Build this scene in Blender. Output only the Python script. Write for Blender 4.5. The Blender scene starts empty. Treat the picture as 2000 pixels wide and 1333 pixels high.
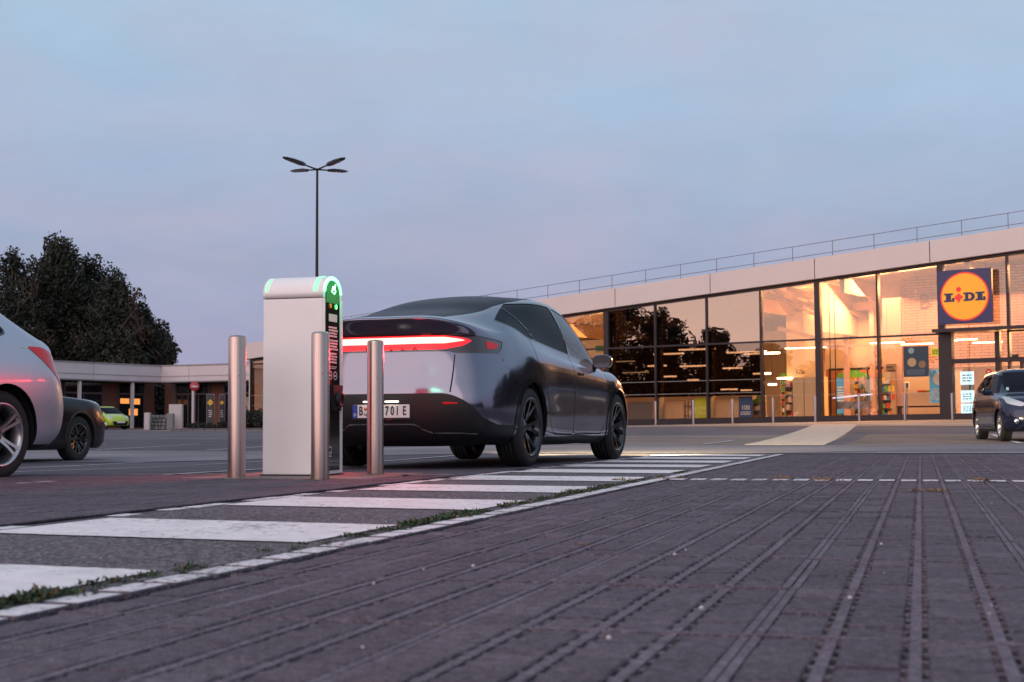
import bpy, bmesh, math, random
import numpy as np
from mathutils import Vector, Matrix

random.seed(7)
RNG = np.random.default_rng(7)
R = math.radians
scene = bpy.context.scene
col = scene.collection

# ------------------------------------------------------------------ camera
cam_d = bpy.data.cameras.new('camera')
cam = bpy.data.objects.new('camera', cam_d)
col.objects.link(cam)
cam_d.sensor_width = 36.0
cam_d.lens = 50.0
cam_d.clip_start = 0.05
cam_d.clip_end = 3000
CAM = Vector((0, 0, 0.353))
cam.matrix_world = Matrix.Translation(CAM) @ Matrix.Rotation(R(90) + math.atan(168.5/2778), 4, 'X') @ Matrix.Rotation(-0.005, 4, 'Z')
cam_d.dof.use_dof = True
cam_d.dof.focus_distance = 12.2
cam_d.dof.aperture_fstop = 7.0
scene.camera = cam

# ------------------------------------------------------------------ world
world = bpy.data.worlds.new('World')
scene.world = world
world.use_nodes = True
wt = world.node_tree
wt.nodes.clear()

def wn(t, **k):
    n = wt.nodes.new(t)
    for a, b in k.items():
        setattr(n, a, b)
    return n

def wl(a, b):
    wt.links.new(a, b)

w_out = wn('ShaderNodeOutputWorld')
w_tc = wn('ShaderNodeTexCoord')
w_sep = wn('ShaderNodeSeparateXYZ')
wl(w_tc.outputs['Generated'], w_sep.inputs[0])
w_ramp = wn('ShaderNodeValToRGB')
cr = w_ramp.color_ramp
cr.elements[0].position = 0.0
cr.elements[0].color = (0.300, 0.325, 0.540, 1)
cr.elements[1].position = 1.0
cr.elements[1].color = (0.30, 0.47, 0.66, 1)
for p_, c_ in ((0.06, (0.292, 0.340, 0.560, 1)), (0.13, (0.335, 0.410, 0.610, 1)), (0.22, (0.390, 0.525, 0.730, 1)), (0.34, (0.420, 0.600, 0.770, 1))):
    e_ = cr.elements.new(p_)
    e_.color = c_
wl(w_sep.outputs['Z'], w_ramp.inputs[0])
# soft layered clouds, thin and lilac
w_map = wn('ShaderNodeMapping')
w_map.inputs['Scale'].default_value = (1.5, 1.5, 4.2)
w_map.inputs['Rotation'].default_value = (R(7), R(10), 0)
wl(w_tc.outputs['Generated'], w_map.inputs[0])
w_no = wn('ShaderNodeTexNoise')
w_no.inputs['Scale'].default_value = 1.9
w_no.inputs['Detail'].default_value = 7.0
w_no.inputs['Roughness'].default_value = 0.60
w_no.inputs['Distortion'].default_value = 0.35
wl(w_map.outputs[0], w_no.inputs['Vector'])
w_cr = wn('ShaderNodeMapRange')
w_cr.inputs['From Min'].default_value = 0.42
w_cr.inputs['From Max'].default_value = 0.68
w_cr.inputs['To Max'].default_value = 0.56
wl(w_no.outputs['Fac'], w_cr.inputs['Value'])
w_no2 = wn('ShaderNodeTexNoise')
w_no2.inputs['Scale'].default_value = 5.5
w_no2.inputs['Detail'].default_value = 9.0
w_no2.inputs['Roughness'].default_value = 0.62
w_no2.inputs['Distortion'].default_value = 0.5
wl(w_map.outputs[0], w_no2.inputs['Vector'])
w_v2 = wn('ShaderNodeMapRange')
w_v2.inputs['From Min'].default_value = 0.3
w_v2.inputs['From Max'].default_value = 0.7
w_v2.inputs['To Min'].default_value = 0.95
w_v2.inputs['To Max'].default_value = 1.05
wl(w_no2.outputs['Fac'], w_v2.inputs['Value'])
w_rs = wn('ShaderNodeVectorMath', operation='SCALE')
wl(w_ramp.outputs[0], w_rs.inputs[0])
wl(w_v2.outputs[0], w_rs.inputs['Scale'])
w_mix = wn('ShaderNodeMix', data_type='RGBA')
wl(w_cr.outputs[0], w_mix.inputs['Factor'])
wl(w_rs.outputs[0], w_mix.inputs['A'])
w_mix.inputs['B'].default_value = (0.53, 0.47, 0.62, 1)
# after-glow low in the west, behind and left of the camera
w_dot = wn('ShaderNodeVectorMath', operation='DOT_PRODUCT')
w_nm = wn('ShaderNodeVectorMath', operation='NORMALIZE')
wl(w_tc.outputs['Generated'], w_nm.inputs[0])
wl(w_nm.outputs[0], w_dot.inputs[0])
w_dot.inputs[1].default_value = Vector((-0.90, -0.43, 0.06)).normalized()
w_gr = wn('ShaderNodeMapRange', interpolation_type='SMOOTHSTEP')
w_gr.inputs['From Min'].default_value = 0.05
w_gr.inputs['From Max'].default_value = 1.0
w_gr.inputs['To Max'].default_value = 0.85
wl(w_dot.outputs['Value'], w_gr.inputs['Value'])
w_lo = wn('ShaderNodeMapRange', interpolation_type='SMOOTHSTEP')
w_lo.inputs['From Min'].default_value = 0.0
w_lo.inputs['From Max'].default_value = 0.65
w_lo.inputs['To Min'].default_value = 1.0
w_lo.inputs['To Max'].default_value = 0.0
wl(w_sep.outputs['Z'], w_lo.inputs['Value'])
w_mul = wn('ShaderNodeMath', operation='MULTIPLY')
wl(w_gr.outputs[0], w_mul.inputs[0])
wl(w_lo.outputs[0], w_mul.inputs[1])
w_mix2 = wn('ShaderNodeMix', data_type='RGBA')
wl(w_mul.outputs[0], w_mix2.inputs['Factor'])
wl(w_mix.outputs['Result'], w_mix2.inputs['A'])
w_mix2.inputs['B'].default_value = (0.80, 0.46, 0.43, 1)
# the broad pale western half of the dusk sky
w_dot2 = wn('ShaderNodeVectorMath', operation='DOT_PRODUCT')
wl(w_nm.outputs[0], w_dot2.inputs[0])
w_dot2.inputs[1].default_value = Vector((-0.60, -0.78, 0.18)).normalized()
w_g2 = wn('ShaderNodeMapRange', interpolation_type='SMOOTHSTEP')
w_g2.inputs['From Min'].default_value = -0.05
w_g2.inputs['From Max'].default_value = 1.0
w_g2.inputs['To Max'].default_value = 1.0
wl(w_dot2.outputs['Value'], w_g2.inputs['Value'])
w_sc = wn('ShaderNodeVectorMath', operation='SCALE')
w_sc.inputs[0].default_value = (0.80, 0.62, 0.58)
wl(w_g2.outputs[0], w_sc.inputs['Scale'])
w_ad2 = wn('ShaderNodeVectorMath', operation='ADD')
wl(w_mix2.outputs['Result'], w_ad2.inputs[0])
wl(w_sc.outputs[0], w_ad2.inputs[1])
w_bg = wn('ShaderNodeBackground')
w_bg.inputs['Strength'].default_value = 0.92
wl(w_ad2.outputs[0], w_bg.inputs['Color'])
# clear dusk atmosphere under the cloud veil
w_sky = wn('ShaderNodeTexSky', sky_type='NISHITA')
w_sky.sun_disc = False
w_sky.sun_elevation = R(1.0)
w_sky.sun_rotation = math.atan2(-0.90, -0.43)
w_bg2 = wn('ShaderNodeBackground')
w_bg2.inputs['Strength'].default_value = 0.05
wl(w_sky.outputs[0], w_bg2.inputs['Color'])
w_add = wn('ShaderNodeAddShader')
wl(w_bg.outputs[0], w_add.inputs[0])
wl(w_bg2.outputs[0], w_add.inputs[1])
wl(w_add.outputs[0], w_out.inputs['Surface'])

sun_d = bpy.data.lights.new('dusk_sun', 'SUN')
sun_d.energy = 1.05
sun_d.angle = R(70)
sun_d.color = (1.0, 0.76, 0.68)
sun = bpy.data.objects.new('dusk_sun', sun_d)
col.objects.link(sun)
sun.rotation_euler = Vector((-0.55, -0.82, 0.20)).to_track_quat('Z', 'Y').to_euler()

scene.view_settings.view_transform = 'Standard'
scene.view_settings.look = 'None'
scene.view_settings.exposure = 0.0
scene.view_settings.gamma = 1.0
scene.view_settings.use_curve_mapping = False
scene.render.engine = 'CYCLES'
cy = scene.cycles
cy.use_denoising = True
cy.max_bounces = 8
cy.diffuse_bounces = 3
cy.glossy_bounces = 4
cy.transmission_bounces = 6
cy.transparent_max_bounces = 12
cy.caustics_reflective = False
cy.caustics_refractive = False
cy.sample_clamp_indirect = 4.0

# ------------------------------------------------------------------ materials
MATS = {}

def mat(name, base=(0.5, 0.5, 0.5), rough=0.6, metal=0.0, var=0.0, vscale=6.0, var2=None, bump=0.0, bscale=60.0,
        coat=0.0, spec=0.5, emit=None, estr=0.0, detail=5.0, streak=None):
    if name in MATS:
        return MATS[name]
    m = bpy.data.materials.new(name)
    m.use_nodes = True
    nt = m.node_tree
    b = nt.nodes['Principled BSDF']
    b.inputs['Base Color'].default_value = (*base, 1)
    b.inputs['Roughness'].default_value = rough
    b.inputs['Metallic'].default_value = metal
    b.inputs['Specular IOR Level'].default_value = spec
    b.inputs['Coat Weight'].default_value = coat
    b.inputs['Coat Roughness'].default_value = 0.03
    if emit is not None:
        b.inputs['Emission Color'].default_value = (*emit, 1)
        b.inputs['Emission Strength'].default_value = estr
    if var or bump:
        tc = nt.nodes.new('ShaderNodeTexCoord')
    if var:
        mp = nt.nodes.new('ShaderNodeMapping')
        if streak:
            mp.inputs['Scale'].default_value = streak
        nt.links.new(tc.outputs['Object'], mp.inputs[0])
        no = nt.nodes.new('ShaderNodeTexNoise')
        no.inputs['Scale'].default_value = vscale
        no.inputs['Detail'].default_value = detail
        no.inputs['Roughness'].default_value = 0.6
        nt.links.new(mp.outputs[0], no.inputs['Vector'])
        rp = nt.nodes.new('ShaderNodeValToRGB')
        a = rp.color_ramp
        c2 = var2 or base
        a.elements[0].position = 0.28
        a.elements[1].position = 0.74
        a.elements[0].color = (*[max(0, c * (1 - var)) for c in base], 1)
        a.elements[1].color = (*[min(1, c * (1 + var)) for c in c2], 1)
        nt.links.new(no.outputs['Fac'], rp.inputs[0])
        nt.links.new(rp.outputs[0], b.inputs['Base Color'])
        rr = nt.nodes.new('ShaderNodeMapRange')
        rr.inputs['To Min'].default_value = max(0.02, rough * 0.85)
        rr.inputs['To Max'].default_value = min(1, rough * 1.2)
        nt.links.new(no.outputs['Fac'], rr.inputs['Value'])
        nt.links.new(rr.outputs[0], b.inputs['Roughness'])
    if bump:
        n2 = nt.nodes.new('ShaderNodeTexNoise')
        n2.inputs['Scale'].default_value = bscale
        n2.inputs['Detail'].default_value = 4.0
        nt.links.new(tc.outputs['Object'], n2.inputs['Vector'])
        bp = nt.nodes.new('ShaderNodeBump')
        bp.inputs['Strength'].default_value = bump
        bp.inputs['Distance'].default_value = 0.01
        nt.links.new(n2.outputs['Fac'], bp.inputs['Height'])
        nt.links.new(bp.outputs[0], b.inputs['Normal'])
    MATS[name] = m
    return m

def ground_mat(name, base, speck, fine=140.0, big=0.55, bump=0.5, rough=0.85, lightspeck=0.25):
    """stone aggregate: grains, blotches, wear"""
    m = bpy.data.materials.new(name)
    m.use_nodes = True
    nt = m.node_tree
    L = nt.links.new
    b = nt.nodes['Principled BSDF']
    b.inputs['Roughness'].default_value = rough
    b.inputs['Specular IOR Level'].default_value = 0.35
    geo = nt.nodes.new('ShaderNodeNewGeometry')
    n1 = nt.nodes.new('ShaderNodeTexNoise')
    n1.inputs['Scale'].default_value = big
    n1.inputs['Detail'].default_value = 8
    n1.inputs['Roughness'].default_value = 0.65
    L(geo.outputs['Position'], n1.inputs['Vector'])
    n2 = nt.nodes.new('ShaderNodeTexVoronoi')
    n2.inputs['Scale'].default_value = fine
    L(geo.outputs['Position'], n2.inputs['Vector'])
    n3 = nt.nodes.new('ShaderNodeTexNoise')
    n3.inputs['Scale'].default_value = 34
    n3.inputs['Detail'].default_value = 6
    n3.inputs['Roughness'].default_value = 0.7
    L(geo.outputs['Position'], n3.inputs['Vector'])
    r1 = nt.nodes.new('ShaderNodeValToRGB')
    r1.color_ramp.elements[0].position = 0.3
    r1.color_ramp.elements[1].position = 0.72
    r1.color_ramp.elements[0].color = (*[c * 0.60 for c in base], 1)
    r1.color_ramp.elements[1].color = (*[c * 1.38 for c in base], 1)
    L(n1.outputs['Fac'], r1.inputs[0])
    sp = nt.nodes.new('ShaderNodeSeparateColor')
    L(n2.outputs['Color'], sp.inputs[0])
    m1 = nt.nodes.new('ShaderNodeMapRange')
    m1.inputs['From Min'].default_value = 0.55
    m1.inputs['To Max'].default_value = lightspeck
    L(sp.outputs[0], m1.inputs['Value'])
    mx = nt.nodes.new('ShaderNodeMix')
    mx.data_type = 'RGBA'
    L(m1.outputs[0], mx.inputs['Factor'])
    L(r1.outputs[0], mx.inputs['A'])
    mx.inputs['B'].default_value = (*speck, 1)
    m3 = nt.nodes.new('ShaderNodeMapRange')
    m3.inputs['From Min'].default_value = 0.3
    m3.inputs['From Max'].default_value = 0.7
    m3.inputs['To Min'].default_value = 0.55
    m3.inputs['To Max'].default_value = 1.45
    L(n3.outputs['Fac'], m3.inputs['Value'])
    mm = nt.nodes.new('ShaderNodeVectorMath')
    mm.operation = 'SCALE'
    L(mx.outputs['Result'], mm.inputs[0])
    L(m3.outputs[0], mm.inputs['Scale'])
    L(mm.outputs[0], b.inputs['Base Color'])
    ad = nt.nodes.new('ShaderNodeMath')
    ad.operation = 'ADD'
    L(n3.outputs['Fac'], ad.inputs[0])
    L(n2.outputs['Distance'], ad.inputs[1])
    bp = nt.nodes.new('ShaderNodeBump')
    bp.inputs['Strength'].default_value = bump
    bp.inputs['Distance'].default_value = 0.009
    L(ad.outputs[0], bp.inputs['Height'])
    L(bp.outputs[0], b.inputs['Normal'])
    MATS[name] = m
    return m

def worn_paint(name, base, under, cover=.62, scale=26.0, rough=.7):
    """road paint with grime and small bare patches where the stone shows"""
    m = mat(name, base, rough, var=.16, vscale=7, detail=9)
    nt = m.node_tree; L = nt.links.new
    b = nt.nodes['Principled BSDF']
    src = b.inputs['Base Color'].links[0].from_socket
    geo = nt.nodes.new('ShaderNodeNewGeometry')
    n1 = nt.nodes.new('ShaderNodeTexNoise'); n1.inputs['Scale'].default_value = scale; n1.inputs['Detail'].default_value = 10; n1.inputs['Roughness'].default_value = .72
    n2 = nt.nodes.new('ShaderNodeTexNoise'); n2.inputs['Scale'].default_value = 1.6; n2.inputs['Detail'].default_value = 4
    L(geo.outputs['Position'], n1.inputs['Vector']); L(geo.outputs['Position'], n2.inputs['Vector'])
    a = nt.nodes.new('ShaderNodeMath'); a.operation = 'MULTIPLY_ADD'; a.inputs[1].default_value = .35
    L(n2.outputs['Fac'], a.inputs[0]); L(n1.outputs['Fac'], a.inputs[2])
    r = nt.nodes.new('ShaderNodeMapRange'); r.inputs['From Min'].default_value = cover+.14; r.inputs['From Max'].default_value = cover+.22
    L(a.outputs[0], r.inputs['Value'])
    mx = nt.nodes.new('ShaderNodeMix'); mx.data_type = 'RGBA'
    L(r.outputs[0], mx.inputs['Factor']); L(src, mx.inputs['A']); mx.inputs['B'].default_value = (*under, 1)
    L(mx.outputs['Result'], b.inputs['Base Color'])
    bp = nt.nodes.new('ShaderNodeBump'); bp.inputs['Strength'].default_value = .6; bp.inputs['Distance'].default_value = .004
    L(n1.outputs['Fac'], bp.inputs['Height']); L(bp.outputs[0], b.inputs['Normal'])
    return m

def glass_mat(name, tint=(0.9, 0.9, 0.9), refl=1.0, rough=0.0, base=0.04, wobble=0.0):
    """thin pane: tinted see-through plus fresnel mirror"""
    m = bpy.data.materials.new(name)
    m.use_nodes = True
    nt = m.node_tree
    nt.nodes.clear()
    L = nt.links.new
    out = nt.nodes.new('ShaderNodeOutputMaterial')
    tr = nt.nodes.new('ShaderNodeBsdfTransparent')
    tr.inputs['Color'].default_value = (*tint, 1)
    gl = nt.nodes.new('ShaderNodeBsdfGlossy')
    gl.inputs['Roughness'].default_value = rough
    lw = nt.nodes.new('ShaderNodeLayerWeight')
    lw.inputs['Blend'].default_value = 0.5
    pw = nt.nodes.new('ShaderNodeMath')
    pw.operation = 'POWER'
    pw.inputs[1].default_value = 3.2
    L(lw.outputs['Facing'], pw.inputs[0])
    ma = nt.nodes.new('ShaderNodeMath')
    ma.operation = 'MULTIPLY_ADD'
    ma.inputs[1].default_value = refl
    ma.inputs[2].default_value = base
    ma.use_clamp = True
    L(pw.outputs[0], ma.inputs[0])
    mx = nt.nodes.new('ShaderNodeMixShader')
    L(ma.outputs[0], mx.inputs[0])
    L(tr.outputs[0], mx.inputs[1])
    L(gl.outputs[0], mx.inputs[2])
    L(mx.outputs[0], out.inputs['Surface'])
    if wobble:
        geo = nt.nodes.new('ShaderNodeNewGeometry')
        n1 = nt.nodes.new('ShaderNodeTexNoise')
        n1.inputs['Scale'].default_value = 0.55
        n1.inputs['Detail'].default_value = 1.0
        L(geo.outputs['Position'], n1.inputs['Vector'])
        bp = nt.nodes.new('ShaderNodeBump')
        bp.inputs['Strength'].default_value = wobble
        bp.inputs['Distance'].default_value = 0.05
        L(n1.outputs['Fac'], bp.inputs['Height'])
        L(bp.outputs[0], gl.inputs['Normal'])
    MATS[name] = m
    return m

# ------------------------------------------------------------------ object helpers
def tag(o, label=None, cat=None, group=None, kind=None):
    if label: o['label'] = label
    if cat: o['category'] = cat
    if group: o['group'] = group
    if kind: o['kind'] = kind
    return o

def empty(name, loc=(0, 0, 0), rz=0.0, parent=None):
    o = bpy.data.objects.new(name, None)
    col.objects.link(o)
    o.location = loc
    o.rotation_euler = (0, 0, rz)
    o.empty_display_size = 0.2
    if parent: o.parent = parent
    return o

def link_mesh(name, me, parent=None, loc=None):
    o = bpy.data.objects.new(name, me)
    col.objects.link(o)
    if parent: o.parent = parent
    if loc is not None: o.location = loc
    return o

class MB:
    """collects shapes; build() links them as one mesh object"""
    def __init__(s):
        s.v = []; s.f = []; s.m = []; s.mi = 0; s.sm = []
    def use(s, i):
        s.mi = i; return s
    def add(s, vs, fs, smooth=False, M=None):
        b = len(s.v)
        if M is not None:
            vs = [tuple(M @ Vector(v)) for v in vs]
        s.v += [tuple(v) for v in vs]
        for f in fs:
            s.f.append([b + i for i in f]); s.m.append(s.mi); s.sm.append(smooth)
        return s
    def box(s, c, d, rz=0.0, M=None, bev=0.0):
        x, y, z = d[0]/2, d[1]/2, d[2]/2
        T = Matrix.Translation(c) @ Matrix.Rotation(rz, 4, 'Z')
        if M is not None: T = M @ T
        if bev <= 0:
            vs = [(-x,-y,-z),(x,-y,-z),(x,y,-z),(-x,y,-z),(-x,-y,z),(x,-y,z),(x,y,z),(-x,y,z)]
            return s.add(vs, [(0,3,2,1),(4,5,6,7),(0,1,5,4),(1,2,6,5),(2,3,7,6),(3,0,4,7)], M=T)
        b = min(bev, x*.9, y*.9, z*.9)
        def loop(ix, zz):
            X, Y = x-ix, y-ix
            return [(-X,-Y,zz),(X,-Y,zz),(X,Y,zz),(-X,Y,zz)]
        xb, yb = x-b, y-b
        def oct_(zz, o=0.0):
            X, Y = x-o, y-o
            return [(-X+b,-Y,zz),(X-b,-Y,zz),(X,-Y+b,zz),(X,Y-b,zz),(X-b,Y,zz),(-X+b,Y,zz),(-X,Y-b,zz),(-X,-Y+b,zz)]
        vs = oct_(-z, b) + oct_(-z+b) + oct_(z-b) + oct_(z, b)
        fs = [tuple(range(7,-1,-1)), tuple(range(24,32))]
        for k in range(3):
            for i in range(8):
                j = (i+1) % 8
                fs.append((k*8+i, k*8+j, (k+1)*8+j, (k+1)*8+i))
        return s.add(vs, fs, M=T)
    def tube(s, p0, p1, r0, r1=None, n=10, caps=True, smooth=True):
        r1 = r0 if r1 is None else r1
        p0 = Vector(p0); p1 = Vector(p1)
        d = (p1-p0).normalized()
        a = d.orthogonal().normalized(); b = d.cross(a)
        vs = []
        for p, r in ((p0, r0), (p1, r1)):
            for i in range(n):
                t = 2*math.pi*i/n
                vs.append(p + a*math.cos(t)*r + b*math.sin(t)*r)
        fs = [(i, (i+1) % n, n+(i+1) % n, n+i) for i in range(n)]
        s.add(vs, fs, smooth)
        if caps:
            s.add([vs[i] for i in range(n)], [tuple(range(n-1, -1, -1))])
            s.add([vs[n+i] for i in range(n)], [tuple(range(n))])
        return s
    def path(s, pts, r, n=8, rs=None):
        for i in range(len(pts)-1):
            ra = rs[i] if rs else r
            rb = rs[i+1] if rs else r
            s.tube(pts[i], pts[i+1], ra, rb, n)
        return s
    def lathe(s, prof, M=None, n=32, closed=False, smooth=True, a0=0.0, a1=2*math.pi):
        """prof: (radius, height) pairs turned about local z"""
        full = abs(a1-a0-2*math.pi) < 1e-6
        nn = n if full else n+1
        vs = []
        for r, h in prof:
            for i in range(nn):
                t = a0+(a1-a0)*i/n
                vs.append((r*math.cos(t), r*math.sin(t), h))
        fs = []
        m = len(prof)
        for k in range(m if closed else m-1):
            k2 = (k+1) % m
            for i in range(n):
                j = (i+1) % nn if full else i+1
                fs.append((k*nn+i, k*nn+j, k2*nn+j, k2*nn+i))
        return s.add(vs, fs, smooth, M)
    def prism(s, poly, z0, z1, M=None, smooth=False):
        n = len(poly)
        vs = [(x, y, z0) for x, y in poly] + [(x, y, z1) for x, y in poly]
        fs = [tuple(range(n-1, -1, -1)), tuple(range(n, 2*n))]
        s.add(vs, fs, False, M)
        return s.add(vs, [(i, (i+1) % n, n+(i+1) % n, n+i) for i in range(n)], smooth, M)
    def quad(s, a, b, c, d):
        return s.add([a, b, c, d], [(0, 1, 2, 3)])
    def build(s, name, mats, parent=None, loc=None, weld=False):
        me = s.mesh(name, mats)
        return link_mesh(name, me, parent, loc)
    def mesh(s, name, mats):
        me = bpy.data.meshes.new(name)
        me.from_pydata(s.v, [], s.f)
        if not isinstance(mats, (list, tuple)): mats = [mats]
        for m in mats: me.materials.append(m)
        me.polygons.foreach_set('material_index', s.m)
        me.polygons.foreach_set('use_smooth', s.sm)
        me.update()
        return me

def text_mesh(name, body, size, mt, parent=None, M=None, depth=0.002, align='CENTER', sx=1.0, bold=0.0):
    c = bpy.data.curves.new(name, 'FONT')
    c.body = body; c.size = size; c.extrude = depth; c.align_x = align; c.align_y = 'CENTER'; c.offset = bold
    c.resolution_u = 4
    o = bpy.data.objects.new('tmp_text', c)
    col.objects.link(o)
    dg = bpy.context.evaluated_depsgraph_get()
    me = bpy.data.meshes.new_from_object(o.evaluated_get(dg))
    me.name = name
    bpy.data.objects.remove(o)
    me.materials.clear(); me.materials.append(mt)
    me.transform(Matrix.Diagonal((sx, 1, 1, 1)))
    if M is not None: me.transform(M)
    return link_mesh(name, me, parent)

def copy_tree(o, parent=None):
    c = o.copy(); col.objects.link(c); c.parent = parent
    for k in ('label', 'category', 'group'):
        pass
    for ch in list(o.children):
        copy_tree(ch, c)
    return c

def frame_M(o, ex, ez, ey=None):
    """matrix whose local x is ex, local y is up-ish ez, local z their normal"""
    ex = Vector(ex).normalized(); ez = Vector(ez).normalized(); n = ex.cross(ez)
    return Matrix(((ex.x, ez.x, n.x, o[0]), (ex.y, ez.y, n.y, o[1]), (ex.z, ez.z, n.z, o[2]), (0, 0, 0, 1)))

def SS(t):
    t = max(0.0, min(1.0, t)); return t*t*(3-2*t)

# ------------------------------------------------------------------ terrain height
FA = Vector((4.66, 70.0)); FT = Vector((0.804, -0.595)).normalized(); FN = Vector((FT.y, -FT.x)) # facade line, along, outwards
if FN.y > 0: FN = -FN

def Z(x, y):
    w = SS((x + 8) / 14)
    t = min(1.0, max(0.0, (y - 26) / 34))
    sf = (x - 4.66) / 0.804
    zr = (0.38 + 0.0118 * max(-6, min(30, sf))) * t ** 1.35
    tl = min(1.0, max(0.0, (y - 26) / 66))
    zl = 0.36 * tl ** 1.2
    z = w * zr + (1 - w) * zl
    z -= 0.13 * SS((y - 9) / 10) * SS(-x / 6) * (1 - SS((y - 27) / 15))
    return z

GA = R(16.0)
G = Vector((math.sin(GA), math.cos(GA))); H = Vector((math.cos(GA), -math.sin(GA)))
O2 = Vector((-1.035, 2.735))
def uv(u, v, z=0.0):
    p = O2 + G*u + H*v
    return (p.x, p.y, z)
# ------------------------------------------------------------------ surface trimming kit for the cars
def sd_poly(px, py, poly):
    """signed distance to a polygon, negative inside"""
    n = len(poly)
    d = np.full(px.shape, 1e18); s = np.ones(px.shape)
    for i in range(n):
        ax, ay = poly[i]; bx, by = poly[i-1]
        ex, ey = bx-ax, by-ay
        wx, wy = px-ax, py-ay
        t = np.clip((wx*ex+wy*ey)/(ex*ex+ey*ey+1e-18), 0, 1)
        d = np.minimum(d, (wx-ex*t)**2+(wy-ey*t)**2)
        c1 = py >= ay; c2 = py < by; c3 = ex*wy > ey*wx
        s = np.where((c1 & c2 & c3) | (~c1 & ~c2 & ~c3), -s, s)
    return s*np.sqrt(d)

def sd_line(px, py, pts):
    d = np.full(px.shape, 1e18)
    for i in range(len(pts)-1):
        ax, ay = pts[i]; bx, by = pts[i+1]
        ex, ey = bx-ax, by-ay
        wx, wy = px-ax, py-ay
        t = np.clip((wx*ex+wy*ey)/(ex*ex+ey*ey+1e-18), 0, 1)
        d = np.minimum(d, (wx-ex*t)**2+(wy-ey*t)**2)
    return np.sqrt(d)

def round_poly(pts, r, n=4, closed=True):
    """polygon with its corners rounded"""
    out = []
    N = len(pts)
    for i, p in enumerate(pts):
        p = Vector((*p[:2], 0)); rr = pts[i][2] if len(pts[i]) > 2 else r
        if not closed and i in (0, N-1):
            out.append((p.x, p.y)); continue
        a = Vector((*pts[i-1][:2], 0)); b = Vector((*pts[(i+1) % N][:2], 0))
        da = (a-p); db = (b-p)
        k = min(rr, da.length*.45, db.length*.45)
        a2 = p+da.normalized()*k; b2 = p+db.normalized()*k
        for j in range(n+1):
            t = j/n
            q = a2*(1-t)**2 + p*2*t*(1-t) + b2*t*t
            out.append((q.x, q.y))
    return out

def hermite(K, P, per):
    """C1 interpolation of P (n x ...) at knots K, per steps a span; P has one ghost at each end (K too)"""
    out = []; idx = []
    n = len(K)
    def tan(i):
        h0 = K[i]-K[i-1]; h1 = K[i+1]-K[i]
        d0 = (P[i]-P[i-1])/h0; d1 = (P[i+1]-P[i])/h1
        return (d0*h1+d1*h0)/(h0+h1)
    T = {i: tan(i) for i in range(1, n-1)}
    for i in range(1, n-2):
        h = K[i+1]-K[i]
        for j in range(per):
            t = j/per
            out.append((2*t**3-3*t*t+1)*P[i] + (t**3-2*t*t+t)*h*T[i] + (-2*t**3+3*t*t)*P[i+1] + (t**3-t*t)*h*T[i+1])
            idx.append(i-1+t)
    out.append(P[n-2]); idx.append(n-3)
    return np.array(out), np.array(idx, float)

def loft(table, pr=8, pt=10, smooth=2, pin=()):
    P = np.array(table, float)                 # rings x columns x 3
    mir = np.array([-1, 1, 1.0])
    # columns direction, ghosts mirrored across the centre plane
    P = np.concatenate([P[:, 1:2]*mir, P, P[:, -2:-1]*mir], 1)
    seg = np.linalg.norm(np.diff(P, axis=1), axis=2).mean(0)+1e-4
    K = np.concatenate([[0], np.cumsum(seg)])
    A, ti = hermite(K, np.swapaxes(P, 0, 1), pt)
    A = np.swapaxes(A, 0, 1)                   # rings x dense
    g0 = 2*A[0:1]-A[1:2]; g1 = A[-2:-1]*mir
    B = np.concatenate([g0, A, g1], 0)
    seg = np.linalg.norm(np.diff(B, axis=0), axis=2).mean(1)+1e-4
    K = np.concatenate([[0], np.cumsum(seg)])
    S, ri = hermite(K, B, pr)
    for _ in range(smooth):                    # light fairing both ways, symmetric at the centre plane
        E = np.concatenate([S[:, 1:2]*mir, S, S[:, -2:-1]*mir], 1)
        S = 0.5*S+0.25*(E[:, :-2]+E[:, 2:])
        Q = S.copy()
        Q[1:-1] = 0.5*S[1:-1]+0.25*(S[:-2]+S[2:])
        S = Q
    S[:, 0, 0] = 0; S[:, -1, 0] = 0
    return S, ri, ti

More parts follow.
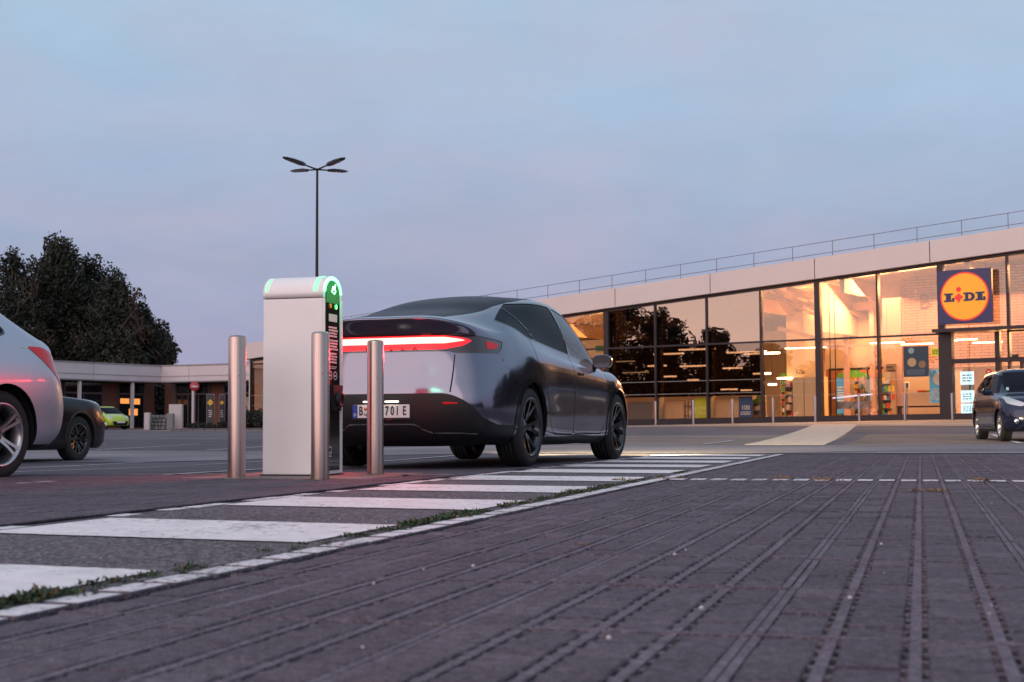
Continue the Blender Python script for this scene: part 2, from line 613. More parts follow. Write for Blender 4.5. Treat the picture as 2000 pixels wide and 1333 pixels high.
class Surf:
    def __init__(s, S, ri, ti):
        nr, nt, _ = S.shape
        mir = np.array([-1, 1, 1.0])
        E = np.concatenate([S[:, 1:2]*mir, S, S[:, -2:-1]*mir], 1)
        dt = (E[:, 2:]-E[:, :-2])
        F = np.concatenate([2*S[0:1]-S[1:2], S, S[-2:-1]*mir], 0)
        dr = (F[2:]-F[:-2])
        N = np.cross(dt, dr); L = np.linalg.norm(N, axis=2, keepdims=True)
        N = N/np.maximum(L, 1e-9)
        if N[nr//2, nt//2, 0] < 0: N = -N
        s.flip = np.cross(dt, dr)[nr//2, nt//2, 0] < 0
        V = np.zeros((nr, nt, 8))
        V[..., :3] = S; V[..., 3] = ti[None, :]; V[..., 4] = ri[:, None]; V[..., 5:] = N
        s.V = [tuple(v) for v in V.reshape(-1, 8)]
        T = []
        for r in range(nr-1):
            for t in range(nt-1):
                a = r*nt+t; b = a+1; c = a+nt; d = c+1
                if s.flip: T += [(a, c, b), (b, c, d)]
                else: T += [(a, b, c), (b, d, c)]
        s.T = T; s.lab = ['body']*len(T)
    def cut(s, F, lab, only=None, where=None):
        """split along F = 0 and give the inside (F < 0) triangles a new label"""
        A = np.array(s.V)
        f = F(A)
        f = np.where(np.abs(f) < 2e-4, 2e-4, f)
        T = np.array(s.T); fl = f[T]
        pos = (fl > 0).sum(1)
        V = s.V; newT = []; newL = []; edge = {}
        def mid(i, j):
            k = (i, j) if i < j else (j, i)
            if k in edge: return edge[k]
            a, b = V[k[0]], V[k[1]]; fa, fb = f[k[0]], f[k[1]]
            t = fa/(fa-fb)
            t = min(0.98, max(0.02, t))
            V.append(tuple(p+(q-p)*t for p, q in zip(a, b)))
            edge[k] = len(V)-1
            return edge[k]
        ok = [True]*len(T) if where is None else list(where(A[T].mean(1)))
        for k, tri in enumerate(s.T):
            l = s.lab[k]; p = pos[k]
            if p == 3 or (only and l not in only) or not ok[k]:
                newT.append(tri); newL.append(l)
            elif p == 0:
                newT.append(tri); newL.append(lab)
            else:
                a, b, c = tri
                sg = [f[a] > 0, f[b] > 0, f[c] > 0]
                lone = 0 if sg[1] == sg[2] else (1 if sg[0] == sg[2] else 2)
                i, j, m = tri[lone], tri[(lone+1) % 3], tri[(lone+2) % 3]
                q, w = mid(i, j), mid(i, m)
                inner = not sg[lone]
                newT += [(i, q, w), (q, j, m), (q, m, w)]
                newL += [lab if inner else l] + [l if inner else lab]*2
        s.T = newT; s.lab = newL
    def emit(s, labs, name, mt, parent, side='both', off=0.0, M=None, flipn=False):
        if isinstance(labs, str): labs = (labs,)
        A = np.array(s.V)
        T = np.array([t for t, l in zip(s.T, s.lab) if l in labs])
        if len(T) == 0: return None
        used, inv = np.unique(T, return_inverse=True)
        T = inv.reshape(-1, 3)
        P = A[used, :3]+A[used, 5:]*off; N = A[used, 5:]
        v, n, t = [], [], []
        b = 0
        if side in ('both', 'right'):
            v.append(P); n.append(N); t.append(T); b = len(P)
        if side in ('both', 'left'):
            m = np.array([-1, 1, 1.0])
            v.append(P*m); n.append(N*m); t.append(T[:, ::-1]+b)
        v = np.concatenate(v); n = np.concatenate(n); t = np.concatenate(t)
        me = bpy.data.meshes.new(name)
        me.from_pydata(v.tolist(), [], t.tolist())
        for q in (mt if isinstance(mt, (list, tuple)) else [mt]): me.materials.append(q)
        me.polygons.foreach_set('use_smooth', [True]*len(me.polygons))
        me.update()
        try:
            me.normals_split_custom_set_from_vertices([tuple(q) for q in n])
        except Exception:
            pass
        return link_mesh(name, me, parent)

# column indices of the tables: 0 rear centre ... 13 front centre
def make_wheel(parent, loc, r_t, r_r, wid, side, m_t, m_r, style=0, m_disc=None):
    """wheel with its axle along x; side +1: outer face towards +x"""
    w = empty('wheel', loc, 0, parent)
    M = Matrix.Rotation(R(90), 4, 'Y') if side > 0 else Matrix.Rotation(R(-90), 4, 'Y')
    h = wid/2
    sh = r_t-r_r
    t = MB()
    prof = [(r_r-.012, -h*.86), (r_r+.01, -h*.93), (r_r+sh*.45, -h), (r_t-.03, -h*.93), (r_t-.008, -h*.80),
            (r_t, -h*.6), (r_t, -h*.32), (r_t-.008, -h*.31), (r_t-.008, -h*.25), (r_t, -h*.24), (r_t, -h*.03), (r_t-.008, -h*.02), (r_t-.008, h*.04),
            (r_t, h*.05), (r_t, h*.26), (r_t-.008, h*.27), (r_t-.008, h*.33), (r_t, h*.34), (r_t, h*.6), (r_t-.008, h*.80), (r_t-.03, h*.93),
            (r_r+sh*.45, h), (r_r+.014, h*.95), (r_r+.004, h*.93), (r_r-.012, h*.86)]
    t.lathe(prof, M, 56)
    t.build('tyre', m_t, w)
    k = MB()
    k.lathe([(r_r+.003, h*.90), (r_r+.003, h*.955), (r_r-.010, h*.955), (r_r-.022, h*.80), (r_r-.035, h*.3), (r_r-.035, -h*.85), (r_r+.003, -h*.9)], M, 56)
    k.lathe([(0, h*.55), (.032, h*.55), (.036, h*.50), (.075, h*.44), (.082, h*.30), (.082, 0)], M, 28)
    ns = 5
    for i in range(ns):
        a = 2*math.pi*i/ns+.3
        if style == 0:      # five broad twin blades with a swept twist
            for da, wd in ((-.20, .018), (.20, .018)):
                q = []
                for rr, sw, ww, zt in ((.06, da*.5, wd*.9, h*.46), (r_r*.45, da*.85, wd, h*.62), (r_r*.8, da*1.25, wd*.9, h*.82), (r_r-.014, da*1.5, wd*1.1, h*.88)):
                    an = a+sw
                    c, s_ = math.cos(an), math.sin(an)
                    q.append([(rr*c+ww*s_, rr*s_-ww*c, zt), (rr*c-ww*s_, rr*s_+ww*c, zt), (rr*c-ww*.8*s_, rr*s_+ww*.8*c, zt-.03), (rr*c+ww*.8*s_, rr*s_-ww*.8*c, zt-.03)])
                vs = [p for g in q for p in g]; fs = []
                for g in range(3):
                    for e in range(4):
                        fs.append((g*4+e, g*4+(e+1) % 4, g*4+4+(e+1) % 4, g*4+4+e))
                k.add(vs, fs, False, M)
        else:               # split spokes: two slim bars a spoke
            for da in (-.13, .13):
                q = []
                for rr, sw, ww, zt in ((.05, da*1.6, .013, h*.5), (r_r*.55, da, .011, h*.72), (r_r-.012, da*1.15, .013, h*.9)):
                    an = a+sw
                    c, s_ = math.cos(an), math.sin(an)
                    q.append([(rr*c+ww*s_, rr*s_-ww*c, zt), (rr*c-ww*s_, rr*s_+ww*c, zt), (rr*c-ww*s_, rr*s_+ww*c, zt-.03), (rr*c+ww*s_, rr*s_-ww*c, zt-.03)])
                vs = [p for g in q for p in g]; fs = []
                for g in range(2):
                    for e in range(4):
                        fs.append((g*4+e, g*4+(e+1) % 4, g*4+4+(e+1) % 4, g*4+4+e))
                k.add(vs, fs, False, M)
            if style == 2:
                c, s_ = math.cos(a+math.pi/ns), math.sin(a+math.pi/ns)
                k.box((0, 0, 0), (r_r-.08, .05, .02), M=M @ Matrix.Rotation(a+math.pi/ns, 4, 'Z') @ Matrix.Translation((r_r*.5+.03, 0, h*.7)))
    k.build('rim', m_r, w)
    d = MB()
    d.lathe([(0, h*.02), (r_r*.68, h*.02), (r_r*.68, -h*.1), (0, -h*.1)], M, 40)
    d.build('brake_disc', m_disc or mat('brake_disc', (.08, .08, .085), .45, .8), w)
    return w

def make_car(name, spec, label, cat, group, loc, heading):
    """spec: table + dict of outlines; returns the root Empty at the rear axle, on the ground"""
    root = empty(name, loc, -heading)
    tag(root, label, cat, group)
    S, ri, ti = loft(spec['table'], spec.get('pr', 8), spec.get('pt', 10), spec.get('smooth', 2))
    su = Surf(S, ri, ti)
    wb, rt, ra = spec['wb'], spec['r_tyre'], spec['r_arch']
    zc = rt
    for yc in (0, wb):
        su.cut(lambda A, yc=yc: np.hypot(A[:, 1]-yc, A[:, 2]-zc-.01)-ra, 'hole', where=lambda C: C[:, 0] > .5)
    if spec.get('trim', .04) > 0:
        for yc, lb in ((0, 'arch_rear'), (wb, 'arch_front')):
            su.cut(lambda A, yc=yc: np.hypot(A[:, 1]-yc, A[:, 2]-zc-.01)-ra-spec.get('trim', .04), lb, only=('body',), where=lambda C: C[:, 0] > .5)
    for lab, F, only, where in spec['cuts']:
        su.cut(F, lab, only, where)
    P = spec['paint']
    dark = mat('car_inner_dark', (.012, .012, .013), .8)
    # panels
    for nm, labs, mt, side, off in spec['emit']:
        if side == 'each':
            for sd in ('right', 'left'):
                su.emit(labs, nm, mt, root, sd, off)
        else:
            su.emit(labs, nm, mt, root, side, off)
    su.emit(tuple(spec['shell']), 'inner_shell', dark, root, 'both', -.018)
    # arches' inner liners
    for sx in (1, -1):
        for yc in (0, wb):
            m = MB()
            xo = spec['halfw']-.05
            n = 22
            vs = []
            for xx, rr in ((xo, ra+.004), (xo-.30, ra+.004), (xo-.34, .02)):
                for i in range(n+1):
                    t = -0.25+(math.pi+.5)*i/n
                    vs.append((sx*xx, yc+math.cos(t)*rr, zc+.01+math.sin(t)*rr))
            fs = []
            for k in range(2):
                for i in range(n):
                    fs.append((k*(n+1)+i, k*(n+1)+i+1, (k+1)*(n+1)+i+1, (k+1)*(n+1)+i))
            m.add(vs, fs, True)
            m.build('wheel_liner', dark, root)
    # floor pan between the wheels
    m = MB()
    hw = spec['halfw']
    zf = spec.get('floor', .19)
    m.box((0, wb/2, zf+.09), (hw*1.72, wb-2*ra-.06, .18))
    m.box((0, -.32 if 'pan_r' not in spec else spec['pan_r'], zf+.10), (hw*1.16, ra*1.1+.5, .16))
    m.box((0, wb+.18, zf+.10), (hw*1.16, ra*1.1+.5, .16))
    m.build('underbody', dark, root)
    wx = spec.get('track', hw-.145)
    for sx in (1, -1):
        for yc in (0, wb):
            make_wheel(root, (sx*wx, yc, rt), rt, spec['r_rim'], spec['tw'], sx, mat('tyre_rubber', (.016, .016, .017), .78, bump=.25, bscale=90), spec['m_rim'], spec.get('wstyle', 0))
    return root, su

def hatch_table(L0, L1, hw, H, zh, zb, ycowl, yroof0, yroof1, ztail=None, tail=0.30, nose=.12, zb_r=None):
    """rings of a two-box car: L0 rear end (negative), L1 front end, zh hood height, zb belt height,
    cowl / roof front (yroof1) / roof rear (yroof0)"""
    zr = zb_r or zb+.05
    ztail = ztail or zr
    #        rear y,      rear z,   front y,         front z, half width, side z
    rings = [(L0+.14, .24, L1-.12, .20, hw*.93, .20),
             (L0+.05, .32, L1-.04, .27, hw*.975, .28),
             (L0, .45, L1, .40, hw*.99, .44),
             (L0+.01, .60, L1-.01, .54, hw, .60),
             (L0+.06, .76, L1-.06, .66, hw*.995, .74),
             (L0+.10, ztail-.12, L1-.18, zh-.10, hw*.975, .5*(.74+zb-.02)),
             (L0+.13, ztail-.02, ycowl+.5*(L1-.18-ycowl), zh-.01, hw*.955, zb-.06),
             (L0+.16, ztail+.05, ycowl, zb+.03, hw*.93, zb),
             (L0+.16+tail*.35, ztail+.05+(H-.10-ztail-.05)*.3, ycowl+(yroof1-ycowl)*.33, zb+.03+(H-.06-zb-.03)*.36, hw*.875, zb+(H-.12-zb)*.33),
             (L0+.16+tail*.8, ztail+.05+(H-.10-ztail-.05)*.75, ycowl+(yroof1-ycowl)*.72, zb+.03+(H-.06-zb-.03)*.75, hw*.775, zb+(H-.12-zb)*.78),
             (L0+.16+tail, H-.085, ycowl+(yroof1-ycowl)*.92, H-.09, hw*.69, H-.07),
             (L0+.24+tail, H-.045, yroof1, H-.04, hw*.56, H-.025),
             (L0+.6+tail, H-.015, yroof1-.35, H-.01, 0.0, H)]
    fr = [0, .003, .022, .06, .13, .23, .38, .55, .70, .80, .90, .955, .988, 1]
    xs = [0, .5, .84, .96, .99, 1, 1, 1, 1, .985, .94, .80, .48, 0]
    wr = [1, 1, .9, .6, .28, .08, 0, 0, 0, 0, 0, 0, 0, 0]
    wf = [0, 0, 0, 0, 0, 0, 0, 0, 0, .08, .35, .75, .95, 1]
    T = []
    for y0, z0, y1, z1, w, zs in rings:
        T.append([(w*xs[i], y0+(y1-y0)*fr[i], z0*wr[i]+z1*wf[i]+zs*(1-wr[i]-wf[i])) for i in range(14)])
    return T
# ------------------------------------------------------------------ the grey electric car
def electric_table():
    rows = [
     [(0,-.80,.20),(.45,-.79,.20),(.70,-.70,.21),(.79,-.56,.22),(.83,-.37,.21),(.84,0,.20),(.83,.8,.19),(.83,1.7,.19),(.83,2.45,.19),(.84,2.89,.20),(.82,3.25,.20),(.70,3.55,.19),(.40,3.66,.19),(0,3.69,.19)],
     [(0,-.93,.27),(.45,-.91,.27),(.76,-.80,.28),(.87,-.62,.29),(.915,-.37,.30),(.93,0,.30),(.905,.8,.26),(.905,1.7,.26),(.905,2.45,.26),(.93,2.89,.30),(.90,3.28,.28),(.76,3.62,.26),(.42,3.74,.25),(0,3.77,.25)],
     [(0,-1.00,.40),(.45,-.98,.40),(.79,-.86,.41),(.90,-.66,.43),(.94,-.39,.44),(.957,0,.45),(.93,.8,.41),(.925,1.7,.41),(.93,2.45,.41),(.952,2.89,.45),(.92,3.32,.42),(.77,3.68,.40),(.43,3.79,.39),(0,3.81,.39)],
     [(0,-1.01,.60),(.45,-.99,.60),(.795,-.87,.60),(.91,-.65,.61),(.95,-.38,.62),(.963,0,.64),(.938,.8,.56),(.935,1.7,.56),(.94,2.45,.57),(.957,2.89,.62),(.92,3.30,.58),(.76,3.66,.54),(.43,3.77,.53),(0,3.79,.53)],
     [(0,-.965,.80),(.45,-.945,.80),(.775,-.82,.80),(.90,-.60,.80),(.942,-.35,.80),(.960,0,.81),(.948,.8,.74),(.944,1.7,.73),(.946,2.45,.74),(.952,2.89,.77),(.905,3.24,.73),(.74,3.58,.66),(.42,3.71,.64),(0,3.735,.64)],
     [(0,-.925,.985),(.45,-.905,.985),(.74,-.78,.975),(.865,-.56,.965),(.915,-.31,.955),(.945,0,.945),(.945,.8,.88),(.940,1.7,.85),(.935,2.45,.85),(.925,2.89,.87),(.87,3.18,.83),(.70,3.45,.78),(.40,3.58,.76),(0,3.62,.76)],
     [(0,-.885,1.130),(.45,-.865,1.128),(.71,-.74,1.110),(.83,-.53,1.085),(.885,-.29,1.065),(.918,0,1.04),(.925,.8,.975),(.918,1.7,.935),(.900,2.45,.92),(.86,2.89,.93),(.78,3.08,.90),(.64,3.25,.875),(.38,3.35,.87),(0,3.38,.875)],
     [(0,-.985,1.268),(.44,-.95,1.262),(.665,-.80,1.222),(.778,-.50,1.165),(.850,-.25,1.145),(.884,0,1.115),(.895,.8,1.035),(.885,1.7,.98),(.865,2.40,.955),(.78,2.78,.955),(.70,2.92,.95),(.56,3.02,.95),(.34,3.08,.955),(0,3.11,.96)],
     [(0,-.905,1.292),(.42,-.875,1.286),(.61,-.72,1.252),(.735,-.44,1.208),(.818,-.20,1.195),(.854,.05,1.170),(.868,.8,1.10),(.862,1.7,1.06),(.835,2.3,1.035),(.75,2.62,1.03),(.67,2.76,1.03),(.53,2.87,1.03),(.32,2.93,1.035),(0,2.96,1.04)],
     [(0,-.36,1.405),(.36,-.33,1.400),(.56,-.24,1.382),(.645,-.10,1.360),(.703,.06,1.347),(.750,.28,1.337),(.800,.85,1.330),(.800,1.6,1.30),(.765,2.05,1.26),(.70,2.30,1.22),(.62,2.42,1.22),(.48,2.52,1.23),(.29,2.57,1.24),(0,2.60,1.245)],
     [(0,.05,1.510),(.32,.07,1.504),(.495,.13,1.488),(.58,.23,1.474),(.630,.36,1.475),(.672,.55,1.489),(.708,.95,1.510),(.706,1.45,1.500),(.675,1.80,1.455),(.615,2.0,1.405),(.54,2.1,1.39),(.42,2.19,1.395),(.26,2.24,1.405),(0,2.27,1.41)],
     [(0,.48,1.590),(.27,.50,1.585),(.42,.55,1.577),(.495,.63,1.572),(.53,.74,1.575),(.558,.86,1.584),(.585,1.1,1.592),(.58,1.35,1.588),(.56,1.55,1.575),(.51,1.68,1.548),(.44,1.75,1.535),(.34,1.82,1.535),(.21,1.86,1.54),(0,1.88,1.545)],
     [(0,.85+.06*i,z) for i, z in enumerate((1.632,1.635,1.638,1.640,1.641,1.642,1.642,1.641,1.639,1.636,1.631,1.625,1.619,1.612))]]
    return [[(x, y-.13*SS((-.40-y)/.5), z) for x, y, z in r] for r in rows]

paint_grey = mat('grey_metallic_paint', (.190, .188, .238), .13, .92, var=.05, vscale=900, coat=.35, detail=1)
black_plastic = mat('black_plastic', (.012, .012, .014), .45, spec=.28)
gloss_black = mat('gloss_black_trim', (.012, .012, .014), .12, coat=.6)
glass_roof = mat('tinted_roof_glass', (.012, .009, .020), .3, 0, spec=0, coat=.30)
glass_priv = mat('privacy_glass', (.006, .005, .011), .3, 0, spec=0, coat=.30)
glass_car = glass_mat('car_side_glass', (.42, .46, .50), .7, 0.0, .04)
lamp_red_on = mat('lit_red_light_bar', (.3, 0, 0), .3, emit=(1.0, .012, .02), estr=1.7)
lamp_red_core = mat('lit_white_hot_core', (.5, .1, .1), .3, emit=(1.0, .44, .34), estr=2.6)
lamp_red_off = mat('red_lamp_lens', (.75, .006, .015), .15, coat=.25, spec=.3)
lamp_dark = mat('smoked_lamp_lens', (.03, .008, .010), .06, coat=1.0)
chrome = mat('chrome', (.75, .74, .73), .12, 1.0)
rim_dark = mat('dark_grey_rim', (.05, .05, .055), .28, .85, coat=.5)
rim_silver = mat('silver_rim', (.50, .49, .50), .25, .9)

def sv(A): return A[:, 3]*.32
def side(lo, hi): return lambda C: (C[:, 3] > lo) & (C[:, 3] < hi)

DLO = round_poly([(-.44,1.385,.02),(-.20,1.290,.2),(.12,1.158,.05),(1.3,1.062,.3),(2.44,.985,.05),(2.36,1.035,.2),(2.04,1.285,.3),(1.68,1.460,.3),(1.15,1.530,.3),(.65,1.523,.3),(.10,1.470,.2)], .1)
RD = round_poly([(1.30,1.6),(1.31,.285),(.66,.285,.1),(.53,.42),(.47,.60,.1),(.27,.84,.1),(.16,.93),(.10,1.6)], .06)
FD = round_poly([(1.30,1.6),(1.31,.285),(2.30,.285,.1),(2.42,.42),(2.47,.7),(2.50,1.6)], .06)
BAR = [(-1,1.150),(.45,1.148),(.66,1.132),(.86,1.110),(1.03,1.088),(.99,1.035),(.92,.978),(.47,.975),(.43,.990),(-1,.990)]
STRIP = [(-1,1.128),(.38,1.126),(.53,1.112),(.63,1.088),(.53,1.040),(.38,1.010),(-1,1.005)]
LOWB = round_poly([(-1,0),(-1,.638),(.43,.638,.05),(.54,.585,.05),(.72,.43,.05),(.95,.375),(1.6,.36),(1.6,0)], .04)
e_cuts = [
 ('lower_bumper', lambda A: sd_poly(sv(A), A[:, 2], LOWB), ('body',), side(-1, 4.9)),
 ('accent', lambda A: sd_line(sv(A), A[:, 2], [(-1,.385),(.205,.385),(.30,.315),(.66,.305)])-.0065, ('lower_bumper',), side(-1, 3)),
 ('lamp', lambda A: sd_poly(sv(A), A[:, 2], BAR), ('body',), side(-1, 4.6)),
 ('bar', lambda A: sd_poly(sv(A), A[:, 2], STRIP), ('lamp',), side(-1, 3.5)),
 ('core', lambda A: sd_poly(sv(A), A[:, 2], [(-1,1.118),(.38,1.114),(.59,1.092),(.38,1.062),(-1,1.056)]), ('bar',), side(-1, 3.5)),
 ('cluster', lambda A: sd_poly(sv(A), A[:, 2], [(.78,1.088),(.95,1.068),(.92,1.025),(.78,1.015)]), ('lamp',), side(2, 4.6)),
 ('tailgate', lambda A: sd_poly(sv(A), A[:, 2], [(-1,.638),(.445,.638),(.475,.985),(-1,.985)]), ('body',), side(-1, 3)),
 ('gap', lambda A: np.minimum(sd_line(sv(A), A[:, 2], [(.445,.634),(.472,.965)])-.0050, 9), ('body', 'tailgate'), side(-1, 3)),
 ('gap', lambda A: sd_line(A[:, 1], A[:, 2], round_poly([(-.60,.965),(-.50,.80),(-.42,.735),(-.20,.700)], .1, 6, False))-.0045, ('body',), side(2.6, 5.2)),
 ('gap', lambda A: sd_line(A[:, 3]*.3, A[:, 4]*.1, round_poly([(1.12,.60),(1.16,.72),(1.12,.84),(.98,.93),(.86,1.0),(.86,1.3)], .02, 6, False))-.0022, ('body',), side(2, 5)),
 ('roof', lambda A: sd_poly(A[:, 3]*.3, A[:, 4]*.1, [(-1,1.4),(-1,.806),(.38,.806),(.53,.87),(.70,.965),(.95,1.035),(1.4,1.078),(2.55,1.078),(2.85,1.045),(3.0,1.0),(3.2,.86),(3.32,.74),(3.5,.715),(5,.715),(5,1.4)]), ('body', 'gap'), None),
 ('dlo_trim', lambda A: sd_poly(A[:, 1], A[:, 2], DLO)-.014, ('body',), side(3, 10.6)),
 ('side_glass', lambda A: sd_poly(A[:, 1], A[:, 2], DLO), ('dlo_trim',), side(3, 10.6)),
 ('dlo_trim', lambda A: sd_line(A[:, 1], A[:, 2], [(1.36,.98),(1.19,1.55)])-.028, ('side_glass',), None),
 ('dlo_trim', lambda A: sd_line(A[:, 1], A[:, 2], [(.32,1.08),(.08,1.52)])-.012, ('side_glass',), None),
 ('front_glass', lambda A: sd_poly(A[:, 1], A[:, 2], [(1.37,.9),(1.20,1.6),(3,1.6),(3,.9)]), ('side_glass',), None),
 ('rear_door', lambda A: sd_poly(A[:, 1], A[:, 2], RD), ('body',), side(4, 9.6)),
 ('front_door', lambda A: sd_poly(A[:, 1], A[:, 2], FD), ('body',), side(4, 9.8)),
 ('gap', lambda A: np.minimum(np.abs(sd_poly(A[:, 1], A[:, 2], RD)), np.abs(sd_poly(A[:, 1], A[:, 2], FD)))-.0055, ('body', 'rear_door', 'front_door'), side(4, 9.8)),
 ('rocker', lambda A: A[:, 2]-.262, ('body',), side(4, 10.3)),
 ('hood', lambda A: sd_poly(A[:, 3]*.3, A[:, 4]*.1, [(3.0,.60),(3.35,.56),(5,.54),(5,.715),(3.4,.715),(3.05,.68)]), ('body',), side(9.5, 14)),
 ('headlight', lambda A: sd_poly(A[:, 3]*.3, A[:, 2], [(3.05,.78),(3.05,.70),(3.45,.64),(3.5,.70),(3.25,.76)]), ('body',), side(9.5, 13)),
]
e_spec = dict(table=electric_table(), wb=2.89, r_tyre=.356, r_arch=.388, trim=.036, halfw=.96, r_rim=.262, tw=.255, track=.815, paint=paint_grey, m_rim=rim_dark, pr=9, pt=12, smooth=1,
  cuts=e_cuts, shell=('body', 'gap', 'rear_door', 'front_door', 'tailgate', 'lower_bumper', 'lamp', 'bar', 'core', 'cluster', 'rocker', 'accent', 'arch_front', 'arch_rear', 'hood', 'headlight'),
  emit=[('body', ('body',), paint_grey, 'both', 0), ('tailgate', 'tailgate', paint_grey, 'both', 0.0005), ('front_door', 'front_door', paint_grey, 'each', 0), ('rear_door', 'rear_door', paint_grey, 'each', 0),
        ('hood', 'hood', paint_grey, 'both', 0), ('arch_trim', 'arch_rear', gloss_black, 'each', .007), ('arch_trim', 'arch_front', gloss_black, 'each', .007), ('rear_lower_bumper', 'lower_bumper', black_plastic, 'both', 0.004),
        ('bumper_accent', 'accent', mat('satin_silver_trim', (.45, .45, .45), .25, .9), 'both', .007), ('rocker_panel', 'rocker', black_plastic, 'both', .004),
        ('tail_lamp', ('lamp',), lamp_dark, 'both', -.004), ('light_bar', ('bar',), lamp_red_on, 'both', -.006), ('light_bar_core', ('core',), lamp_red_core, 'both', -.006), ('brake_lamp', 'cluster', lamp_red_off, 'each', -.002),
        ('roof_glass', 'roof', glass_roof, 'both', -.003), ('window_trim', 'dlo_trim', gloss_black, 'both', .001),
        ('side_window', 'side_glass', glass_priv, 'each', -.004), ('front_side_window', 'front_glass', glass_car, 'each', -.004),
        ('headlight', 'headlight', mat('headlight_lens', (.6, .6, .6), .05, coat=1), 'each', 0)])
EC_LOC = (-.711, 13.01, 0.0); EC_HEAD = R(19.7)
ecar, _ = make_car('parked_car', e_spec, 'grey electric crossover with its red rear light bar lit, parked behind the charging post', 'car', None, EC_LOC, EC_HEAD)
MR = Matrix.Rotation(R(90), 4, 'X')          # text upright, read from behind the car
plate_white = mat('plate_white', (.75, .74, .72), .4)
ink = mat('plate_ink', (.01, .01, .012), .5)
yb = -1.152
pl = MB(); pl.box((0, yb, .492), (.52, .006, .112), bev=.003)
plo = pl.build('number_plate', plate_white, ecar)
m = MB(); m.box((-.2385, yb-.0045, .492), (.043, .004, .108)); m.build('country_band', mat('plate_blue', (.01, .05, .35), .4), plo)
text_mesh('letter', 'D', .034, plate_white, plo, Matrix.Translation((-.2385, yb-.0075, .462)) @ MR, .0006)
for ch, xx in (('B', -.185), ('6', .005), ('7', .055), ('0', .105), ('1', .150), ('E', .215)):
    text_mesh('letter', ch, .105, ink, plo, Matrix.Translation((xx, yb-.005, .492)) @ MR, .0012, sx=.62, bold=.002)
m = MB()
for zz, rr, k in ((.513, .014, 0), (.470, .017, 1)):
    m.use(k).lathe([(0, 0), (rr, 0), (rr, .002), (0, .002)], Matrix.Translation((-.140, yb-.0065, zz)) @ MR, 16)
m.build('registration_seal', [mat('seal_orange', (.65, .16, .05), .5), mat('seal_grey', (.4, .38, .42), .5)], plo)
m = MB(); m.box((0, yb+.012, .487), (.55, .02, .148), bev=.006); m.build('plate_holder', black_plastic, ecar)
for xx in (-.10, .10):
    m = MB(); m.box((xx, yb+.004, .572), (.12, .05, .012), bev=.004)
    m.build('plate_light', mat('lit_plate_light', (.8, .8, .7), .3, emit=(1, .93, .72), estr=4.0), ecar)
text_mesh('plate_holder_lettering', '.COM', .022, mat('dim_red_print', (.35, .03, .03), .5), ecar, Matrix.Translation((.07, yb-.0005, .423)) @ MR, .0005)
ag = bpy.data.lights.new('light_bar_glow', 'AREA'); ag.shape = 'RECTANGLE'; ag.size = 1.1; ag.size_y = .10; ag.energy = 17; ag.spread = R(76); ag.color = (1, .03, .04)
ao = bpy.data.objects.new('light_bar_glow', ag); col.objects.link(ao); ao.parent = ecar; ao.location = (0, -1.10, 1.07); ao.rotation_euler = (R(-76), 0, 0)
for ch, xx in zip('TESLA', (-.30, -.15, 0, .15, .30)):
    text_mesh('bar_letter', ch, .040, mat('dark_red_print', (.12, .0, .0), .4), ecar, Matrix.Translation((xx*.75+.04, -1.052, 1.016)) @ MR, .003, sx=1.5)
for sx in (-1, 1):
    m = MB(); m.box((sx*.60, -1.085, .555), (.13, .02, .022), rz=sx*R(18), bev=.006); m.build('reflector', lamp_red_off, ecar)
    # door mirror
    mo = MB()
    s_ = []
    for k, (yy, a_, b_) in enumerate(((2.30, .085, .055), (2.24, .118, .080), (2.17, .122, .084), (2.155, .115, .078))):
        for i in range(16):
            t = 2*math.pi*i/16
            cx, sy = math.cos(t), math.sin(t)
            s_.append((sx*(.965+a_*.82*math.copysign(abs(cx)**.65, cx)), yy, 1.030+b_*.85*math.copysign(abs(sy)**.65, sy)))
    fs = [(k*16+i, k*16+(i+1) % 16, (k+1)*16+(i+1) % 16, (k+1)*16+i) for k in range(3) for i in range(16)] + [tuple(range(16))]
    mo.add(s_, fs, True)
    mo.box((sx*.905, 2.25, .975), (.13, .05, .035), bev=.01)
    mir = mo.build('door_mirror', gloss_black, ecar)
    m = MB(); m.add([s_[48+i] for i in range(16)], [tuple(range(16)) if sx < 0 else tuple(range(15, -1, -1))]); m.build('mirror_glass', mat('mirror_glass', (.10, .10, .12), .03, 1.0), mir)
    for yy, zz in ((.36, .915), (1.52, .875)):
        m = MB(); m.box((sx*.944, yy, zz), (.012, .17, .020), bev=.005); m.build('door_handle', black_plastic, ecar)
    m = MB(); m.add([(sx*.944, 2.60, .80), (sx*.944, 2.72, .80), (sx*.944, 2.66, .845), (sx*.950, 2.61, .803), (sx*.950, 2.71, .803), (sx*.950, 2.66, .842)], [(3, 4, 5), (0, 1, 4, 3), (1, 2, 5, 4), (2, 0, 3, 5)])
    m.build('side_camera', gloss_black, ecar)
    # seats
    m = MB()
    m.box((sx*.37, 1.30, .62), (.50, .16, .62), bev=.06); m.box((sx*.37, 1.55, .45), (.50, .52, .18), bev=.06); m.box((sx*.37, 1.27, 1.02), (.27, .10, .20), bev=.05)
    m.build('seat', mat('seat_cloth', (.03, .03, .035), .8), ecar)
    # lit headlamps throw onto the lane ahead
    sp = bpy.data.lights.new('headlight_beam', 'SPOT'); sp.energy = 2400; sp.color = (1.0, .80, .42); sp.spot_size = R(62); sp.spot_blend = .55; sp.shadow_soft_size = .05
    so = bpy.data.objects.new('headlight_beam', sp); col.objects.link(so); so.parent = ecar
    so.location = (sx*.62, 3.86, .62); so.rotation_euler = Vector((0, -1, .10)).to_track_quat('Z', 'Y').to_euler()
